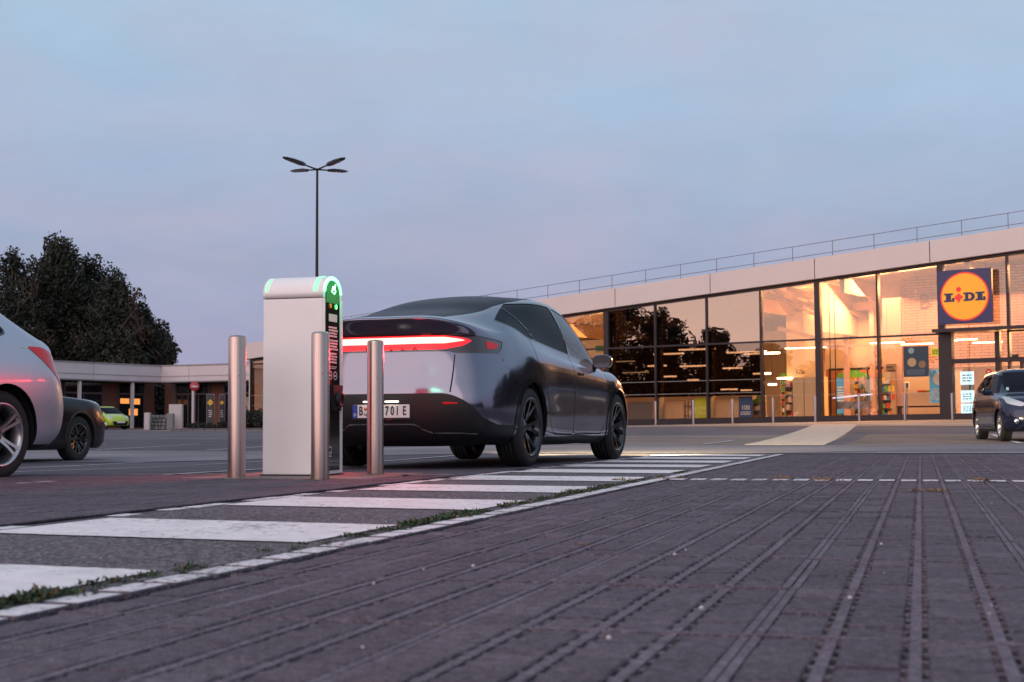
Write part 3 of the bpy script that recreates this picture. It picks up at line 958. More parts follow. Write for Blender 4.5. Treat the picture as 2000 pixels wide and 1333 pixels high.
m = MB(); m.box((0, 2.05, .60), (1.40, .25, .28), bev=.08); m.box((0, .55, .70), (1.30, .14, .5), bev=.05); m.box((0, .8, .45), (1.3, .5, .18), bev=.05); m.build('dashboard_and_bench', mat('seat_cloth'), ecar)
sw = MB(); sw.lathe([(.17+.014*math.cos(t), .014*math.sin(t)) for t in np.linspace(0, 2*math.pi, 9)[:-1]], Matrix.Translation((-.37, 1.90, .80)) @ Matrix.Rotation(R(65), 4, 'X'), 28, closed=True)
sw.build('steering_wheel', black_plastic, ecar)

# ------------------------------------------------------------------ the other cars
def hatch_spec(L0, L1, hw, H, zh, zb, ycowl, yr0, yr1, wb, rt, ra, rr, paint, m_rim, wstyle=1, tail=.30, trim=.0, cladding=False, glass=None, lampR=None, lampF=None, doorsplit=None, zbr=None, grille=None, sidelamp=None, frontside=None, ztail=None, dlo=None):
    tb = hatch_table(L0, L1, hw, H, zh, zb, ycowl, yr0, yr1, ztail=ztail, tail=tail, zb_r=zbr)
    glass = glass or glass_priv
    ds = doorsplit or wb*.43
    zb2 = (zbr or zb+.05)
    D = dlo or round_poly([(L0+.42, zb2+.09, .03), (L0+.75, zb2+.01, .1), (ycowl-.30, zb+.02, .04), (yr1+.12, H-.16, .12), (ds, H-.095, .4), (L0+.75, H-.14, .1)], .1)
    rd = round_poly([(ds, 9), (ds, .30), (.60, .30, .1), (.45, .52), (.30, .76), (.16, zb), (.12, 9)], .06)
    fd = round_poly([(ds, 9), (ds, .30), (wb-.52, .30, .1), (wb-.44, .6), (ycowl-.24, 9)], .06)
    cuts = []
    if cladding:
        cuts.append(('rocker', lambda A: A[:, 2]-.34, ('body',), None))
    else:
        cuts.append(('rocker', lambda A: A[:, 2]-.25, ('body',), None))
    cuts += [
     ('roof_top', lambda A: sd_poly(A[:, 3]*.3, A[:, 4]*.1, [(-1, .745), (.80, .745), (.84, .90), (.80, .98), (.5, .995), (-1, .995)]), ('body',), side(-1, 4)),
     ('windscreen', lambda A: sd_poly(A[:, 3]*.3, A[:, 4]*.1, [(5, .705), (3.36, .705), (3.22, .80), (3.1, 1.0), (5, 1.02)]), ('body',), side(9, 14)),
     ('dlo_trim', lambda A: sd_poly(A[:, 1], A[:, 2], D)-.016, ('body',), side(2.8, 10.8)),
     ('side_glass', lambda A: sd_poly(A[:, 1], A[:, 2], D), ('dlo_trim',), side(2.8, 10.8)),
     ('dlo_trim', lambda A: sd_line(A[:, 1], A[:, 2], [(ds+.03, zb-.1), (ds-.05, H)])-.03, ('side_glass',), None),
     ('rear_door', lambda A: sd_poly(A[:, 1], A[:, 2], rd), ('body',), side(3.6, 10)),
     ('front_door', lambda A: sd_poly(A[:, 1], A[:, 2], fd), ('body',), side(3.6, 10.4)),
     ('gap', lambda A: np.minimum(np.abs(sd_poly(A[:, 1], A[:, 2], rd)), np.abs(sd_poly(A[:, 1], A[:, 2], fd)))-.0035, ('body', 'rear_door', 'front_door'), side(3.6, 10.4)),
    ]
    emit = [('body', 'body', paint, 'both', 0), ('rocker_panel', 'rocker', black_plastic, 'both', .002), ('front_door', 'front_door', paint, 'each', 0), ('rear_door', 'rear_door', paint, 'each', 0),
            ('rear_window', 'roof_top', glass, 'both', -.003), ('windscreen', 'windscreen', glass, 'both', -.003), ('window_trim', 'dlo_trim', gloss_black, 'both', .001), ('side_window', 'side_glass', glass, 'each', -.003),
            ('arch_trim', 'arch_rear', black_plastic, 'each', .006), ('arch_trim', 'arch_front', black_plastic, 'each', .006)]
    if sidelamp:
        cuts.append(('tail_lamp', lambda A: sd_poly(A[:, 1], A[:, 2], sidelamp), ('body', 'gap'), side(1.2, 5)))
        emit.append(('tail_lamp', 'tail_lamp', lamp_red_off, 'each', .003))
    if lampF:
        cuts.append(('headlight', lambda A: sd_poly(A[:, 3]*.3, A[:, 2], lampF), ('body', 'hood'), side(9, 13.6)))
        emit.append(('headlight', 'headlight', mat('clear_headlight', (.55, .54, .58), .12, .5, coat=1), 'each', .004))
    if grille:
        cuts.append(('grille', lambda A: sd_poly(A[:, 3]*.3, A[:, 2], grille), ('body',), side(10.5, 14)))
        emit.append(('grille', 'grille', black_plastic, 'both', -.004))
    return dict(table=tb, wb=wb, r_tyre=rt, r_arch=ra, trim=trim, halfw=hw, r_rim=rr, tw=.215, paint=paint, m_rim=m_rim, wstyle=wstyle, cuts=cuts, emit=emit, pr=6, pt=9, smooth=2,
                shell=('body', 'gap', 'rear_door', 'front_door', 'rocker', 'arch_front', 'arch_rear', 'tail_lamp', 'headlight', 'grille'), pan_r=-.2)

silver_paint = mat('silver_metallic_paint', (.50, .51, .58), .42, .7, var=.04, vscale=800, coat=.25, detail=1)
black_paint = mat('black_metallic_paint', (.006, .007, .013), .18, .0, spec=.25)
navy_paint = mat('navy_metallic_paint', (.012, .018, .050), .14, .3, coat=.3)
lime_paint = mat('lime_yellow_paint', (.42, .55, .03), .22, coat=1.0)

S_LAMP = round_poly([(-.30, .985, .02), (-.48, .985, .05), (-.70, .90, .03), (-.80, .685, .02), (-.70, .70, .03)], .02)
sp_ = hatch_spec(-.93, 3.45, .90, 1.44, .92, .93, 2.72, 0, 1.85, 2.67, .325, .362, .232, silver_paint, rim_silver, 1, tail=.62, zbr=.97, sidelamp=S_LAMP, dlo=round_poly([(-.10,1.08,.03),(.25,.99,.1),(2.45,.95,.04),(1.95,1.28,.12),(1.1,1.345,.4),(.1,1.27,.1)],.1))
sp_['cuts'].append(('gap', lambda A: sd_line(A[:, 1], A[:, 2], round_poly([(-.76, .69), (-.60, .60), (-.32, .535)], .1, 5, False))-.004, ('body',), side(2.0, 5.2)))
sp_['cuts'].append(('chrome', lambda A: sd_line(A[:, 1], A[:, 2], [(-.32, .975), (.05, .972)])-.006, ('body',), side(3, 10)))
sp_['emit'].append(('waist_moulding', 'chrome', mat('rose_chrome', (.62, .5, .45), .2, 1.0), 'each', .002))
silver, _ = make_car('parked_car', sp_, 'silver hatchback cut off by the left edge of the photo, red tail lamp showing', 'car', None, (-4.51, 10.62, Z(-4.5, 10.6)), R(199))
m = MB(); m.box((0, .02, 1.345), (1.10, .34, .035), bev=.015); m.build('roof_spoiler', mat('dark_blue_trim', (.05, .07, .11), .25), silver)

sp_ = hatch_spec(-.85, 3.78, .92, 1.64, 1.00, 1.03, 2.18, 0, 1.30, 2.66, .35, .39, .235, black_paint, rim_dark, 2, tail=.28, trim=.045, cladding=True, zbr=1.10,
                 lampF=[(2.95, .95), (3.25, .92), (3.55, .82), (3.5, .75), (3.2, .82)], grille=[(3.55, .74), (5, .76), (5, .50), (3.6, .48)])
suv, _ = make_car('parked_car', sp_, 'black crossover, only its bonnet and front wheel seen past the silver car', 'car', None, (-8.30, 19.70, Z(-8.2, 19.7)-.01), R(17))
for sx in (-1, 1):
    m = MB(); m.lathe([(0, 0), (.045, 0), (.05, .015), (0, .02)], Matrix.Translation((sx*.66, 3.66, .56)) @ Matrix.Rotation(R(-90), 4, 'X'), 14)
    m.build('fog_lamp', chrome, suv)

sp_ = hatch_spec(-.70, 3.24, .86, 1.50, .93, .95, 2.42, 0, 1.62, 2.46, .31, .345, .205, navy_paint, rim_silver, 1, tail=.26, zbr=1.02,
                 lampF=round_poly([(3.02, .90, .03), (3.25, .885), (3.62, .74, .03), (3.50, .69), (3.15, .76)], .04), grille=[(3.60, .47), (5, .48), (5, .26), (3.62, .28)])
navy, _ = make_car('parked_car', sp_, 'dark blue hatchback facing the camera in front of the supermarket entrance', 'car', None, (10.95, 31.0, Z(10.4, 29.5)), R(188))
for sx in (-1, 1):
    m = MB(); m.lathe([(0, 0), (.05, 0), (.055, .015), (.04, .03), (0, .03)], Matrix.Translation((sx*.62, 3.165, .40)) @ Matrix.Rotation(R(-90), 4, 'X'), 14)
    m.build('fog_lamp', chrome, navy)
    m = MB()
    m.box((sx*.985, 2.12, 1.00), (.20, .14, .14), bev=.05); m.box((sx*.90, 2.14, .95), (.10, .05, .04))
    m.build('door_mirror', navy_paint, navy)
m = MB(); m.box((0, 3.245, .41), (.52, .02, .11)); m.build('number_plate', plate_white, navy)
m = MB(); m.tube((.08, 3.26, .66), (0, 3.27, .72), .012); m.tube((0, 3.27, .72), (-.08, 3.26, .66), .012); m.tube((.08, 3.26, .60), (0, 3.27, .66), .012); m.tube((0, 3.27, .66), (-.08, 3.26, .60), .012)
m.build('grille_chevrons', chrome, navy)
m = MB(); m.box((.62, 2.36, 1.06), (.05, .004, .06), M=Matrix.Translation((0, 0, 0))); m.build('windscreen_sticker', mat('sticker_green', (.35, .6, .6), .5), navy)

sp_ = hatch_spec(-.65, 3.25, .84, 1.46, .90, .93, 2.60, 0, 1.75, 2.48, .30, .335, .20, lime_paint, rim_dark, 1, tail=.26, zbr=1.0,
                 lampF=[(3.05, .87), (3.3, .86), (3.6, .70), (3.5, .66), (3.15, .74)], grille=round_poly([(3.45, .50), (5, .52), (5, .27), (3.55, .27)], .03))
lime, _ = make_car('parked_car', sp_, 'small lime yellow car parked in front of the low shops', 'car', None, (-26.5, 90.2, Z(-25, 88)), R(134))
m = MB(); m.box((0, 3.262, .46), (.52, .02, .11)); m.build('number_plate', plate_white, lime)
# ------------------------------------------------------------------ ground, lane, paving
m_ground = ground_mat('worn_asphalt', (.105, .094, .112), (.22, .2, .21), 120, .35, .4)
m_lane = ground_mat('pale_lane_asphalt', (.185, .165, .185), (.30, .28, .28), 110, .25, .35)
m_dark = ground_mat('dark_bay_asphalt', (.082, .070, .090), (.19, .17, .185), 120, .6, .5)
m_slab = ground_mat('concrete_slab_cell', (.100, .080, .102), (.21, .17, .19), 130, 1.1, .9, .85, .6)
m_rib = ground_mat('concrete_slab_rib', (.146, .118, .146), (.27, .22, .25), 120, 1.3, .8, .85, .5)
m_joint = mat('joint_dirt', (.018, .016, .018), .95)
m_white = worn_paint('road_paint_white', (.76, .70, .69), (.13, .115, .13), .60)
m_edge = worn_paint('white_edge_block_paint', (.70, .65, .66), (.14, .12, .135), .55, 45)
m_pave = ground_mat('forecourt_concrete', (.33, .26, .205), (.42, .35, .29), 90, .3, .3)  # warm shop light spill is tinted into the forecourt colour
m_brickbay = ground_mat('brown_brick_bay', (.20, .145, .115), (.28, .21, .17), 90, .5, .5)  # brick brown warmed further to paint in the shop's light spill

def sheet_grid(name, us, vs, mt, dz=0.004, fz=None, parent=None, kind='structure', f=uv):
    V = []; F = []
    for u in us:
        for v in vs:
            x, y, _ = f(u, v)
            V.append((x, y, Z(x, y)+dz+(fz(u, v) if fz else 0)))
    n = len(vs)
    for i in range(len(us)-1):
        for j in range(n-1):
            F.append((i*n+j, i*n+j+1, (i+1)*n+j+1, (i+1)*n+j))
    me = bpy.data.meshes.new(name)
    me.from_pydata(V, [], F)
    me.materials.append(mt)
    me.polygons.foreach_set('use_smooth', [True]*len(F))
    o = link_mesh(name, me, parent)
    if parent is None: tag(o, kind=kind)
    return o

us = sorted(set([-40, -20, -8] + [float(k) for k in range(-4, 16)] + [15.88, 15.9] + [16+.75*k for k in range(0, 110)] + [100, 115, 140, 180, 240, 340, 500]))
vs = sorted(set([-400, -250, -150, -100, -80, -60] + [-50+k for k in range(0, 48)] + [-1.49, -1.47, -.5, 0.0] + [float(k) for k in range(1, 45)] + [50, 60, 80, 120, 200, 350]))
sheet_grid('ground', us, vs, m_ground, 0.0, lambda u, v: -.02 if (-10 < u < 15.89 and -1.48 < v < 6.5) else 0)
sheet_grid('lane', [16+.75*k for k in range(0, 12)], [-50+k*1.0 for k in range(0, 95)], m_lane, .006)
sheet_grid('parking_row_left', [24.3+.75*k for k in range(0, 14)], [-50+k*1.0 for k in range(0, 44)], m_dark, .006)
sheet_grid('parking_surface', [-8, -4, 0, 2, 4, 7.0] + [7.0+.55*k for k in range(1, 17)], [-45+k*1.0 for k in range(0, 43)] + [-1.475], m_dark, .004)

# slabbed paving on the right: every slab a part
paving = tag(empty('paving', uv(5, 2)), kind='structure')
cw, sl = .134, .72
def slab_mesh(seed, skip=0):
    rg = random.Random(seed)
    m = MB()
    W = cw*4
    m.use(1).box((skip*cw/2, 0, -.018), (W-skip*cw, sl, .008))
    nb = 5
    for i in range(skip, 4):
        for j in range(nb):
            h = rg.uniform(-.003, .0012); g = .004
            m.use(0 if rg.random() > .25 else 3).box((-W/2+cw*(i+.5)+rg.uniform(-.001, .001), -sl/2+.008+(sl-.016)*(j+.5)/nb, -.009+h/2), (cw-.040+rg.uniform(-.003, .002), (sl-.016)/nb-g, .018+h), rz=rg.uniform(-.012, .012), bev=.003)
    for i in range(skip, 3):
        x = -W/2+cw*(i+1)
        m.use(2).box((x, 0, -.008), (.019, sl-.002, .014))
        for sx in (-1, 1):
            for k in range(9):
                yy = -sl/2+sl*(k+.5)/9
                m.box((x+sx*.0145, yy+rg.uniform(-.004, .004), -.010), (.012, .022, .013))
    for sy in (-1, 1): m.use(2).box((skip*cw/2, sy*(sl/2-.004), -.0045), (W-.002-skip*cw, .008, .009))
    for sx in ((1,) if skip else (-1, 1)):
        x = sx*(W/2-.010)
        m.use(2).box((x, 0, -.0082), (.016, sl-.002, .013))
        for k in range(9):
            m.box((x-sx*.014, -sl/2+sl*(k+.5)/9+rg.uniform(-.004, .004), -.011), (.012, .022, .012))
    return m.mesh('paving_slab', [m_slab, m_joint, m_rib, m_slab2])
m_slab2 = ground_mat('concrete_slab_cell_pale', (.125, .100, .122), (.22, .18, .2), 130, 1.4, .9, .85, .6)
smeshes = [slab_mesh(k) for k in range(8)]
hmeshes = [slab_mesh(20+k, 2) for k in range(3)]
bpy.context.view_layer.update()
Pinv = paving.matrix_world.inverted()
rg = random.Random(3)
def in_view(x, y, mg=.9):
    return y > 1.0 and abs(x) < .36*y+mg
for j in range(11):
    for i in range(-3, 26):
        u = -2.05+sl*(i+.5); v = .125-2*cw+cw*4*(j+.5)
        if u+sl/2 > 15.9: continue
        x, y, _ = uv(u, v)
        if not in_view(x, y): continue
        o = link_mesh('slab', rg.choice(smeshes if j else hmeshes), paving)
        o.matrix_world = Matrix.Translation((x, y, rg.uniform(-.0012, .0012))) @ Matrix.Rotation(-GA, 4, 'Z') @ Matrix.Rotation(rg.uniform(-.0015, .0015), 4, 'X')
m = MB()
for j in range(11):
    for i in range(34):
        u = 7.05; v = .125+cw*(j*4+i+.5)
        pass
for i in range(44):
    v = .125+cw*(i+.5)
    c = uv(7.10+rg.uniform(-.01, .01), v)
    m.box((c[0], c[1], .0032), (cw-.040, .20+rg.uniform(-.02, .01), .003), rz=-GA)
q_ = m.build('painted_dash_line', m_edge, paving); q_.matrix_parent_inverse = Pinv; q_['kind'] = 'stuff'

# hatched footpath
path = tag(empty('footpath', uv(5, -.7)), kind='structure')
sheet_grid('path_asphalt', [-6, -3, -1, 0, 2, 4, 6, 8, 10, 12, 14, 15.9], [-1.36, -.9, -.45, -.004], ground_mat('path_asphalt', (.095, .085, .097), (.40, .36, .38), 95, .8, 1.0, .9, .7), 0.0, parent=None)
bpy.data.objects['path_asphalt'].parent = path
bpy.data.objects['path_asphalt'].matrix_parent_inverse = Matrix.Translation(-Vector(path.location))
def worn_stripe(uc, w, v0, v1, skew, seed):
    rg = random.Random(seed)
    n = 46
    V = []; F = []
    for k in range(n+1):
        v = v0+(v1-v0)*k/n
        s0 = uc-(v-(v0+v1)/2)*skew
        a = s0-w/2+rg.uniform(-.006, .006); b = s0+w/2+rg.uniform(-.006, .006)
        for t in (0, .33, .66, 1):
            V.append(uv(a+(b-a)*t, v, .004))
    for k in range(n):
        for t in range(3):
            F.append((k*4+t, (k+1)*4+t, (k+1)*4+t+1, k*4+t+1))
    me = bpy.data.meshes.new('stripe'); me.from_pydata(V, [], F); me.materials.append(m_white)
    return me
for k, uc in enumerate((-1.1, .42, 2.10, 3.85, 5.45, 7.05, 8.65, 10.2, 11.75, 13.3, 14.85)):
    me = worn_stripe(uc+.08, .80, -1.34, -.075, .12, k)
    o = link_mesh('stripe', me, path)
    o.matrix_parent_inverse = Matrix.Translation(-Vector(path.location))
ebm = []
for k in range(4):
    m = MB(); m.box((0, 0, -.009), (.092, .182, .018), bev=.003); m.use(1).box((0, 0, .0004), (.082+.004*(k % 2), .168-.006*(k % 3), .0012)); ebm.append(m.mesh('edge_block', [m_slab, m_edge]))
for k in range(-4, 79):
    c = uv(k*.2+.1, .052)
    o = link_mesh('edge_block', ebm[k % 4], path); o.matrix_basis = Matrix.Translation(-Vector(path.location)) @ Matrix.Translation((c[0], c[1], rg.uniform(-.001, .0015))) @ Matrix.Rotation(-GA+rg.uniform(-.012, .012), 4, 'Z')
for k in range(0, 78):
    if rg.random() < .22: continue
    c = uv(k*.2+.1, -1.415+rg.uniform(-.012, .012))
    o = link_mesh('edge_block', ebm[k % 4], path); o.matrix_basis = Matrix.Translation(-Vector(path.location)) @ Matrix.Translation((c[0], c[1], rg.uniform(-.001, .0025))) @ Matrix.Rotation(-GA+rg.uniform(-.02, .02), 4, 'Z')
sheet_grid('path_edge_bed', [-6, 0, 4, 8, 12, 15.9], [-1.49, -1.42, -1.355], m_dark, -.003)
# dark block paving left of the footpath: nearest 230 as parts, the rest joined
blocks = tag(empty('block_paving', uv(4, -3)), kind='structure')
bpy.context.view_layer.update()
bm_ = []
for k in range(3):
    m = MB(); m.box((0, 0, .004), (.094, .194, .012), bev=.0025); bm_.append(m.mesh('paving_block', m_slab))
L_ = []
for i in range(0, 36):
    for j in range(0, 34):
        u = .6+i*.2+(.1 if j % 2 else 0); v = -1.525-j*.1
        x, y, _ = uv(u, v)
        if u < 7.3 and in_view(x, y, .5): L_.append((math.hypot(x, y), x, y))
L_.sort()
for k, (d, x, y) in enumerate(L_[:230]):
    o = link_mesh('paving_block', bm_[k % 3], blocks)
    o.matrix_basis = blocks.matrix_world.inverted() @ Matrix.Translation((x, y, rg.uniform(-.001, .0015))) @ Matrix.Rotation(-GA, 4, 'Z')
m = MB()
for d, x, y in L_[230:]:
    m.box((x, y, .004+rg.uniform(-.0008, .0012)), (.094, .194, .012), rz=-GA)
o = m.build('paving_blocks_beyond', m_slab, blocks); o.matrix_parent_inverse = blocks.matrix_world.inverted(); o['kind'] = 'stuff'

# bay lines
def strip(name, a, b, w, mt, dz=.012, n=24, parent=None, rag=0.0):
    a = Vector(a); b = Vector(b); d = (b-a); p = Vector((-d.y, d.x)).normalized()*w/2
    V = []; F = []
    for i in range(n+1):
        q = a+d*(i/n)
        for s in (-1, 1):
            e = q+p*(s*(1+rg.uniform(-rag, rag)))
            V.append((e.x, e.y, Z(e.x, e.y)+dz))
    for i in range(n): F.append((2*i, 2*i+2, 2*i+3, 2*i+1))
    me = bpy.data.meshes.new(name); me.from_pydata(V, [], F); me.materials.append(mt)
    o = link_mesh(name, me, parent)
    if parent is None: tag(o, kind='structure')
    return o
m_line = mat('faded_line_paint', (.45, .42, .44), .75, var=.5, vscale=6, detail=9)
for (a, b) in ((uv(5.0, -3.85), uv(15.7, -3.85)), (uv(5.6, -6.3), uv(15.7, -6.3)), (uv(5, -8.9), uv(15.7, -8.9))):
    strip('bay_line', a[:2], b[:2], .10, m_line, .010, rag=.15)
for k in range(12):
    v = -2.2-2.6*k
    strip('bay_line', uv(24.5, v)[:2], uv(29, v)[:2], .10, m_line, .016, rag=.1)
strip('bay_line', uv(33.9, -30)[:2], uv(33.9, -1.6)[:2], .14, m_line, .016, n=60)
strip('kerb_line', uv(7.42, -8)[:2], uv(7.42, -1.5)[:2], .10, ground_mat('sandy_joint', (.25, .18, .16), (.4, .3, .28), 60, 2, .4), .016, n=50, rag=.3)
strip('lane_edge_line', uv(16.05, 1.2)[:2], uv(16.05, 4.6)[:2], .14, m_line, .012, rag=.3)

# far side: brick bays and the pale slab path to the shop door
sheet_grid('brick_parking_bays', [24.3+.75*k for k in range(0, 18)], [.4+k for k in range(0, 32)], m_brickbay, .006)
sheet_grid('plaza_surface', [24.3+.75*k for k in range(0, 18)], [-6+k for k in range(0, 7)], ground_mat('spill_tinted_asphalt', (.19, .15, .125), (.28, .23, .2), 110, .4, .3), .006)  # warm tint paints the light spill into this asphalt
for k in range(9):
    v = .5+2.7*k+1.6
    strip('bay_line', uv(25.2, v+1.4)[:2], uv(36, v+1.4)[:2], .13, mat('white_bay_line', (.55, .52, .5), .7, var=.2, vscale=8), .017, n=30)
m = MB()
for i in range(22):
    for j in range(120):
        pass
walk = tag(empty('slab_walkway', (6, 30, 0)), kind='structure')
wm = mat('pale_walkway_slab', (.50, .43, .35), .75, var=.2, vscale=5, bump=.2, bscale=60)
us_ = [0, 1, 2, 3, 4, 5, 6, 7, 8, 9, 10, 11, 12]
V = []; F = []; ss_ = list(np.arange(-24, 34, 1.5))
for n_ in us_:
    for s_ in ss_:
        p_ = FA+FT*float(s_)+FN*(n_*.9-.2); V.append((p_.x, p_.y, Z(p_.x, p_.y)+.012))
for i in range(len(us_)-1):
    for j in range(len(ss_)-1):
        k = i*len(ss_)+j; F.append((k, k+1, k+1+len(ss_), k+len(ss_)))
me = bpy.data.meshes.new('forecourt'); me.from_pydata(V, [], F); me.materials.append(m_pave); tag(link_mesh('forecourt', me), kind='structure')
a0, a1 = Vector(uv(24.2, -1.4)[:2]), Vector(uv(24.2, .05)[:2])
b0, b1 = Vector((11.75, 55.5)), Vector((13.2, 54.5))
N = 40
for k in range(N):
    t0, t1 = (k+.02)/N, (k+.70)/N
    q = [a0.lerp(b0, t0), a1.lerp(b1, t0), a1.lerp(b1, t1), a0.lerp(b0, t1)]
    V = [(p.x, p.y, Z(p.x, p.y)+.006) for p in q]+[(p.x, p.y, Z(p.x, p.y)+.013) for p in q]
    me = bpy.data.meshes.new('walkway_slab'); me.from_pydata([tuple(Vector(v)-Vector(walk.location)) for v in V], [], [(0,3,2,1),(4,5,6,7),(0,1,5,4),(1,2,6,5),(2,3,7,6),(3,0,4,7)]); me.materials.append(wm)
    link_mesh('walkway_slab', me, walk)

# ------------------------------------------------------------------ steel bollards round the post
steel = mat('brushed_steel', (.46, .345, .315), .30, 1.0, var=.32, vscale=3.0, streak=(60, 60, .35), bump=.03, bscale=200)
def bollard(name, x, y, h, r, label, group, n=40, mt=None):
    m = MB()
    m.lathe([(r, -.02), (r, h-.012), (r-.004, h-.004), (r-.012, h+.003), (0, h+.010)], n=n)
    o = m.build(name, mt or steel, None, (x, y, Z(x, y)))
    tag(o, label, 'bollard', group)
    return o
GB = 'steel bollards around the charging post'
for x, y, l in ((-1.925, 9.95, 'brushed steel bollard left of the white charging post'), (-1.298, 9.62, 'brushed steel bollard directly in front of the charging post'), (-1.015, 10.55, 'brushed steel bollard in front of the car number plate, lit red on its side')):
    b = bollard('bollard', x, y, 1.0, .0615, l, GB, 64)
    m = MB(); m.lathe([(.062, .004), (.085, .004), (.088, .001)], n=32); m.build('ground_collar', m_joint, b)
    for a in (0.4, 2.5, 4.4):
        m = MB(); m.lathe([(0, 0), (.004, 0), (.003, .002)], Matrix.Rotation(a, 4, 'Z') @ Matrix.Translation((0, -.0615, .72)) @ Matrix.Rotation(R(90), 4, 'X'), 8); m.build('rivet', gloss_black, b)

# ------------------------------------------------------------------ charging post
CX, CY, CA = -1.535, 10.40, R(16)
post = empty('charging_post', (CX, CY, Z(CX, CY)), -CA)
tag(post, 'white electric car charging post with a glowing green arched top', 'charging post')
LW, DW, HT = .47, .335, 1.46
rr = DW/2
white_panel = mat('white_powder_coat', (.88, .83, .81), .38, var=.05, vscale=2.2, coat=.2, detail=6)
def arch(rad, zb_, n=20, half=DW/2):
    pts = [(-half+(half-rad), zb_), ]
    pts = [(rad*math.cos(t), HT-half*.76+rad*.76*math.sin(t)) for t in np.linspace(0, math.pi, n+1)]
    return pts
FL = .76
MX = Matrix(((0, 0, 1, 0), (1, 0, 0, 0), (0, 1, 0, 0), (0, 0, 0, 1)))   # prism xy -> yz, extruded along x
m = MB(); m.box((0, 0, .655), (LW, DW, 1.27), bev=.006); m.build('cabinet', white_panel, post)
m = MB(); m.prism([(rr, 1.296)]+arch(rr, 0)+[(-rr, 1.296)], -LW/2, LW/2, MX, smooth=True); m.build('cap', white_panel, post)
m = MB(); m.box((0, 0, 1.293), (LW-.02, DW-.02, .012)); m.build('shadow_gap', m_joint, post)
m = MB(); m.box((0, 0, .012), (LW+.03, DW+.03, .022)); m.build('base_plate', black_plastic, post)
led = mat('green_led', (.3, .9, .5), .3, emit=(.10, 1.0, .18), estr=2.2)
ledc = mat('green_led_core', (.6, .9, .7), .3, emit=(.16, 1.0, .24), estr=3.2)
def band(x0, x1, r0, r1, a0, a1, n=26):
    m = MB(); V = []; F = []
    for i in range(n+1):
        t = a0+(a1-a0)*i/n
        for x, q in ((x0, r0), (x0, r1), (x1, r1), (x1, r0)):
            V.append((x, q*math.cos(t), HT-rr*.76+q*.76*math.sin(t)))
    for i in range(n):
        for k in range(4): F.append((i*4+k, i*4+(k+1) % 4, i*4+4+(k+1) % 4, i*4+4+k))
    m.add(V, F+[(0, 1, 2, 3), (4*n+3, 4*n+2, 4*n+1, 4*n)], False)
    return m
band(LW/2-.001, LW/2+.007, rr-.036, rr-.004, R(2), R(178)).build('led_ring', ledc, post)
band(LW/2-.075, LW/2-.045, rr-.004, rr+.003, R(95), R(176)).build('led_band', led, post)
band(-LW/2+.020, -LW/2+.038, rr-.004, rr+.003, R(120), R(174)).build('led_band', led, post)
xf = LW/2
m = MB(); m.prism([(rr-.03, .05), ]+[( (rr-.042)*math.cos(t), HT-rr*.76+(rr-.042)*.76*math.sin(t)) for t in np.linspace(0, math.pi, 17)]+[(-rr+.03, .05)], xf-.004, xf+.004, MX); m.build('front_panel', gloss_black, post)
m = MB(); m.box((xf+.005, rr-.010, .66), (.014, .018, 1.26)); m.box((xf+.005, -rr+.008, .66), (.014, .012, 1.26)); m.build('edge_trim', white_panel, post)
scr = mat('green_screen', (.01, .10, .035), .3, emit=(.005, .34, .08), estr=.35)
m = MB(); m.prism([(rr-.045, 1.262)]+[((rr-.048)*math.cos(t), HT-rr*.76+(rr-.048)*.76*math.sin(t)) for t in np.linspace(R(3), math.pi-R(3), 17)]+[(-rr+.045, 1.262)], xf+.004, xf+.007, MX)
so_ = m.build('screen', scr, post)
mk = mat('white_screen_mark', (.8, .9, .8), .4, emit=(.6, 1, .7), estr=1.3)
m = MB()
m.box((xf+.009, .010, 1.372), (.003, .05, .030), bev=.002); m.box((xf+.009, .035, 1.395), (.003, .014, .022)); m.tube((xf+.009, -.015, 1.375), (xf+.009, -.030, 1.345), .004, n=6); m.tube((xf+.009, -.03, 1.345), (xf+.009, .02, 1.330), .004, n=6); m.tube((xf+.009, .02, 1.33), (xf+.009, .045, 1.355), .004, n=6)
m.build('plug_symbol', mk, so_)
m = MB(); m.lathe([(0, 0), (.018, 0), (.018, .003), (0, .003)], Matrix.Translation((xf+.007, .055, 1.240)) @ Matrix.Rotation(R(90), 4, 'Y'), 16); m.build('indicator_light', led, so_)
m = MB(); m.lathe([(0, 0), (.018, 0), (.018, .003), (0, .003)], Matrix.Translation((xf+.007, -.05, 1.240)) @ Matrix.Rotation(R(90), 4, 'Y'), 16); m.build('indicator_light', mat('orange_lamp', (.6, .2, .05), .3, emit=(.9, .25, .03), estr=.25), so_)
prt = mat('white_print', (.6, .58, .6), .5)
m = MB()
rg2 = random.Random(5)
m.box((xf+.006, .0, 1.155), (.002, .15, .055))
for blk, z0 in ((4, 1.085), (4, .99), (4, .895)):
    for i in range(blk):
        z = z0-i*.021
        y = -.075
        while y < .07:
            w = rg2.uniform(.010, .028); m.box((xf+.006, y+w/2, z), (.002, w, .013)); y += w+.006
for i in range(2):
    y = -.06
    while y < .06:
        w = rg2.uniform(.01, .03); m.box((xf+.006, y+w/2, .80-i*.012), (.002, w, .006)); y += w+.008
m.build('print', prt, post)
for yy in (.045, -.045):
    m = MB(); m.lathe([(.026, 0), (.032, 0), (.032, .002), (.026, .002)], Matrix.Translation((xf+.005, yy, .735)) @ Matrix.Rotation(R(90), 4, 'Y'), 20, closed=True)
    m.box((xf+.006, yy, .735), (.002, .028, .012)); m.build('round_pictogram', prt, post)
m = MB()
M0 = Matrix.Translation((xf+.004, .0, .56)) @ Matrix.Rotation(R(90), 4, 'Y')
m.prism([(-.085, -.09), (.10, -.06), (.075, .0), (.10, .06), (-.085, .09)], 0, .045, Matrix.Translation((xf+.004, 0, .58)) @ Matrix(((0, 0, 1, 0), (0, 1, 0, 0), (-1, 0, 0, 0), (0, 0, 0, 1))))
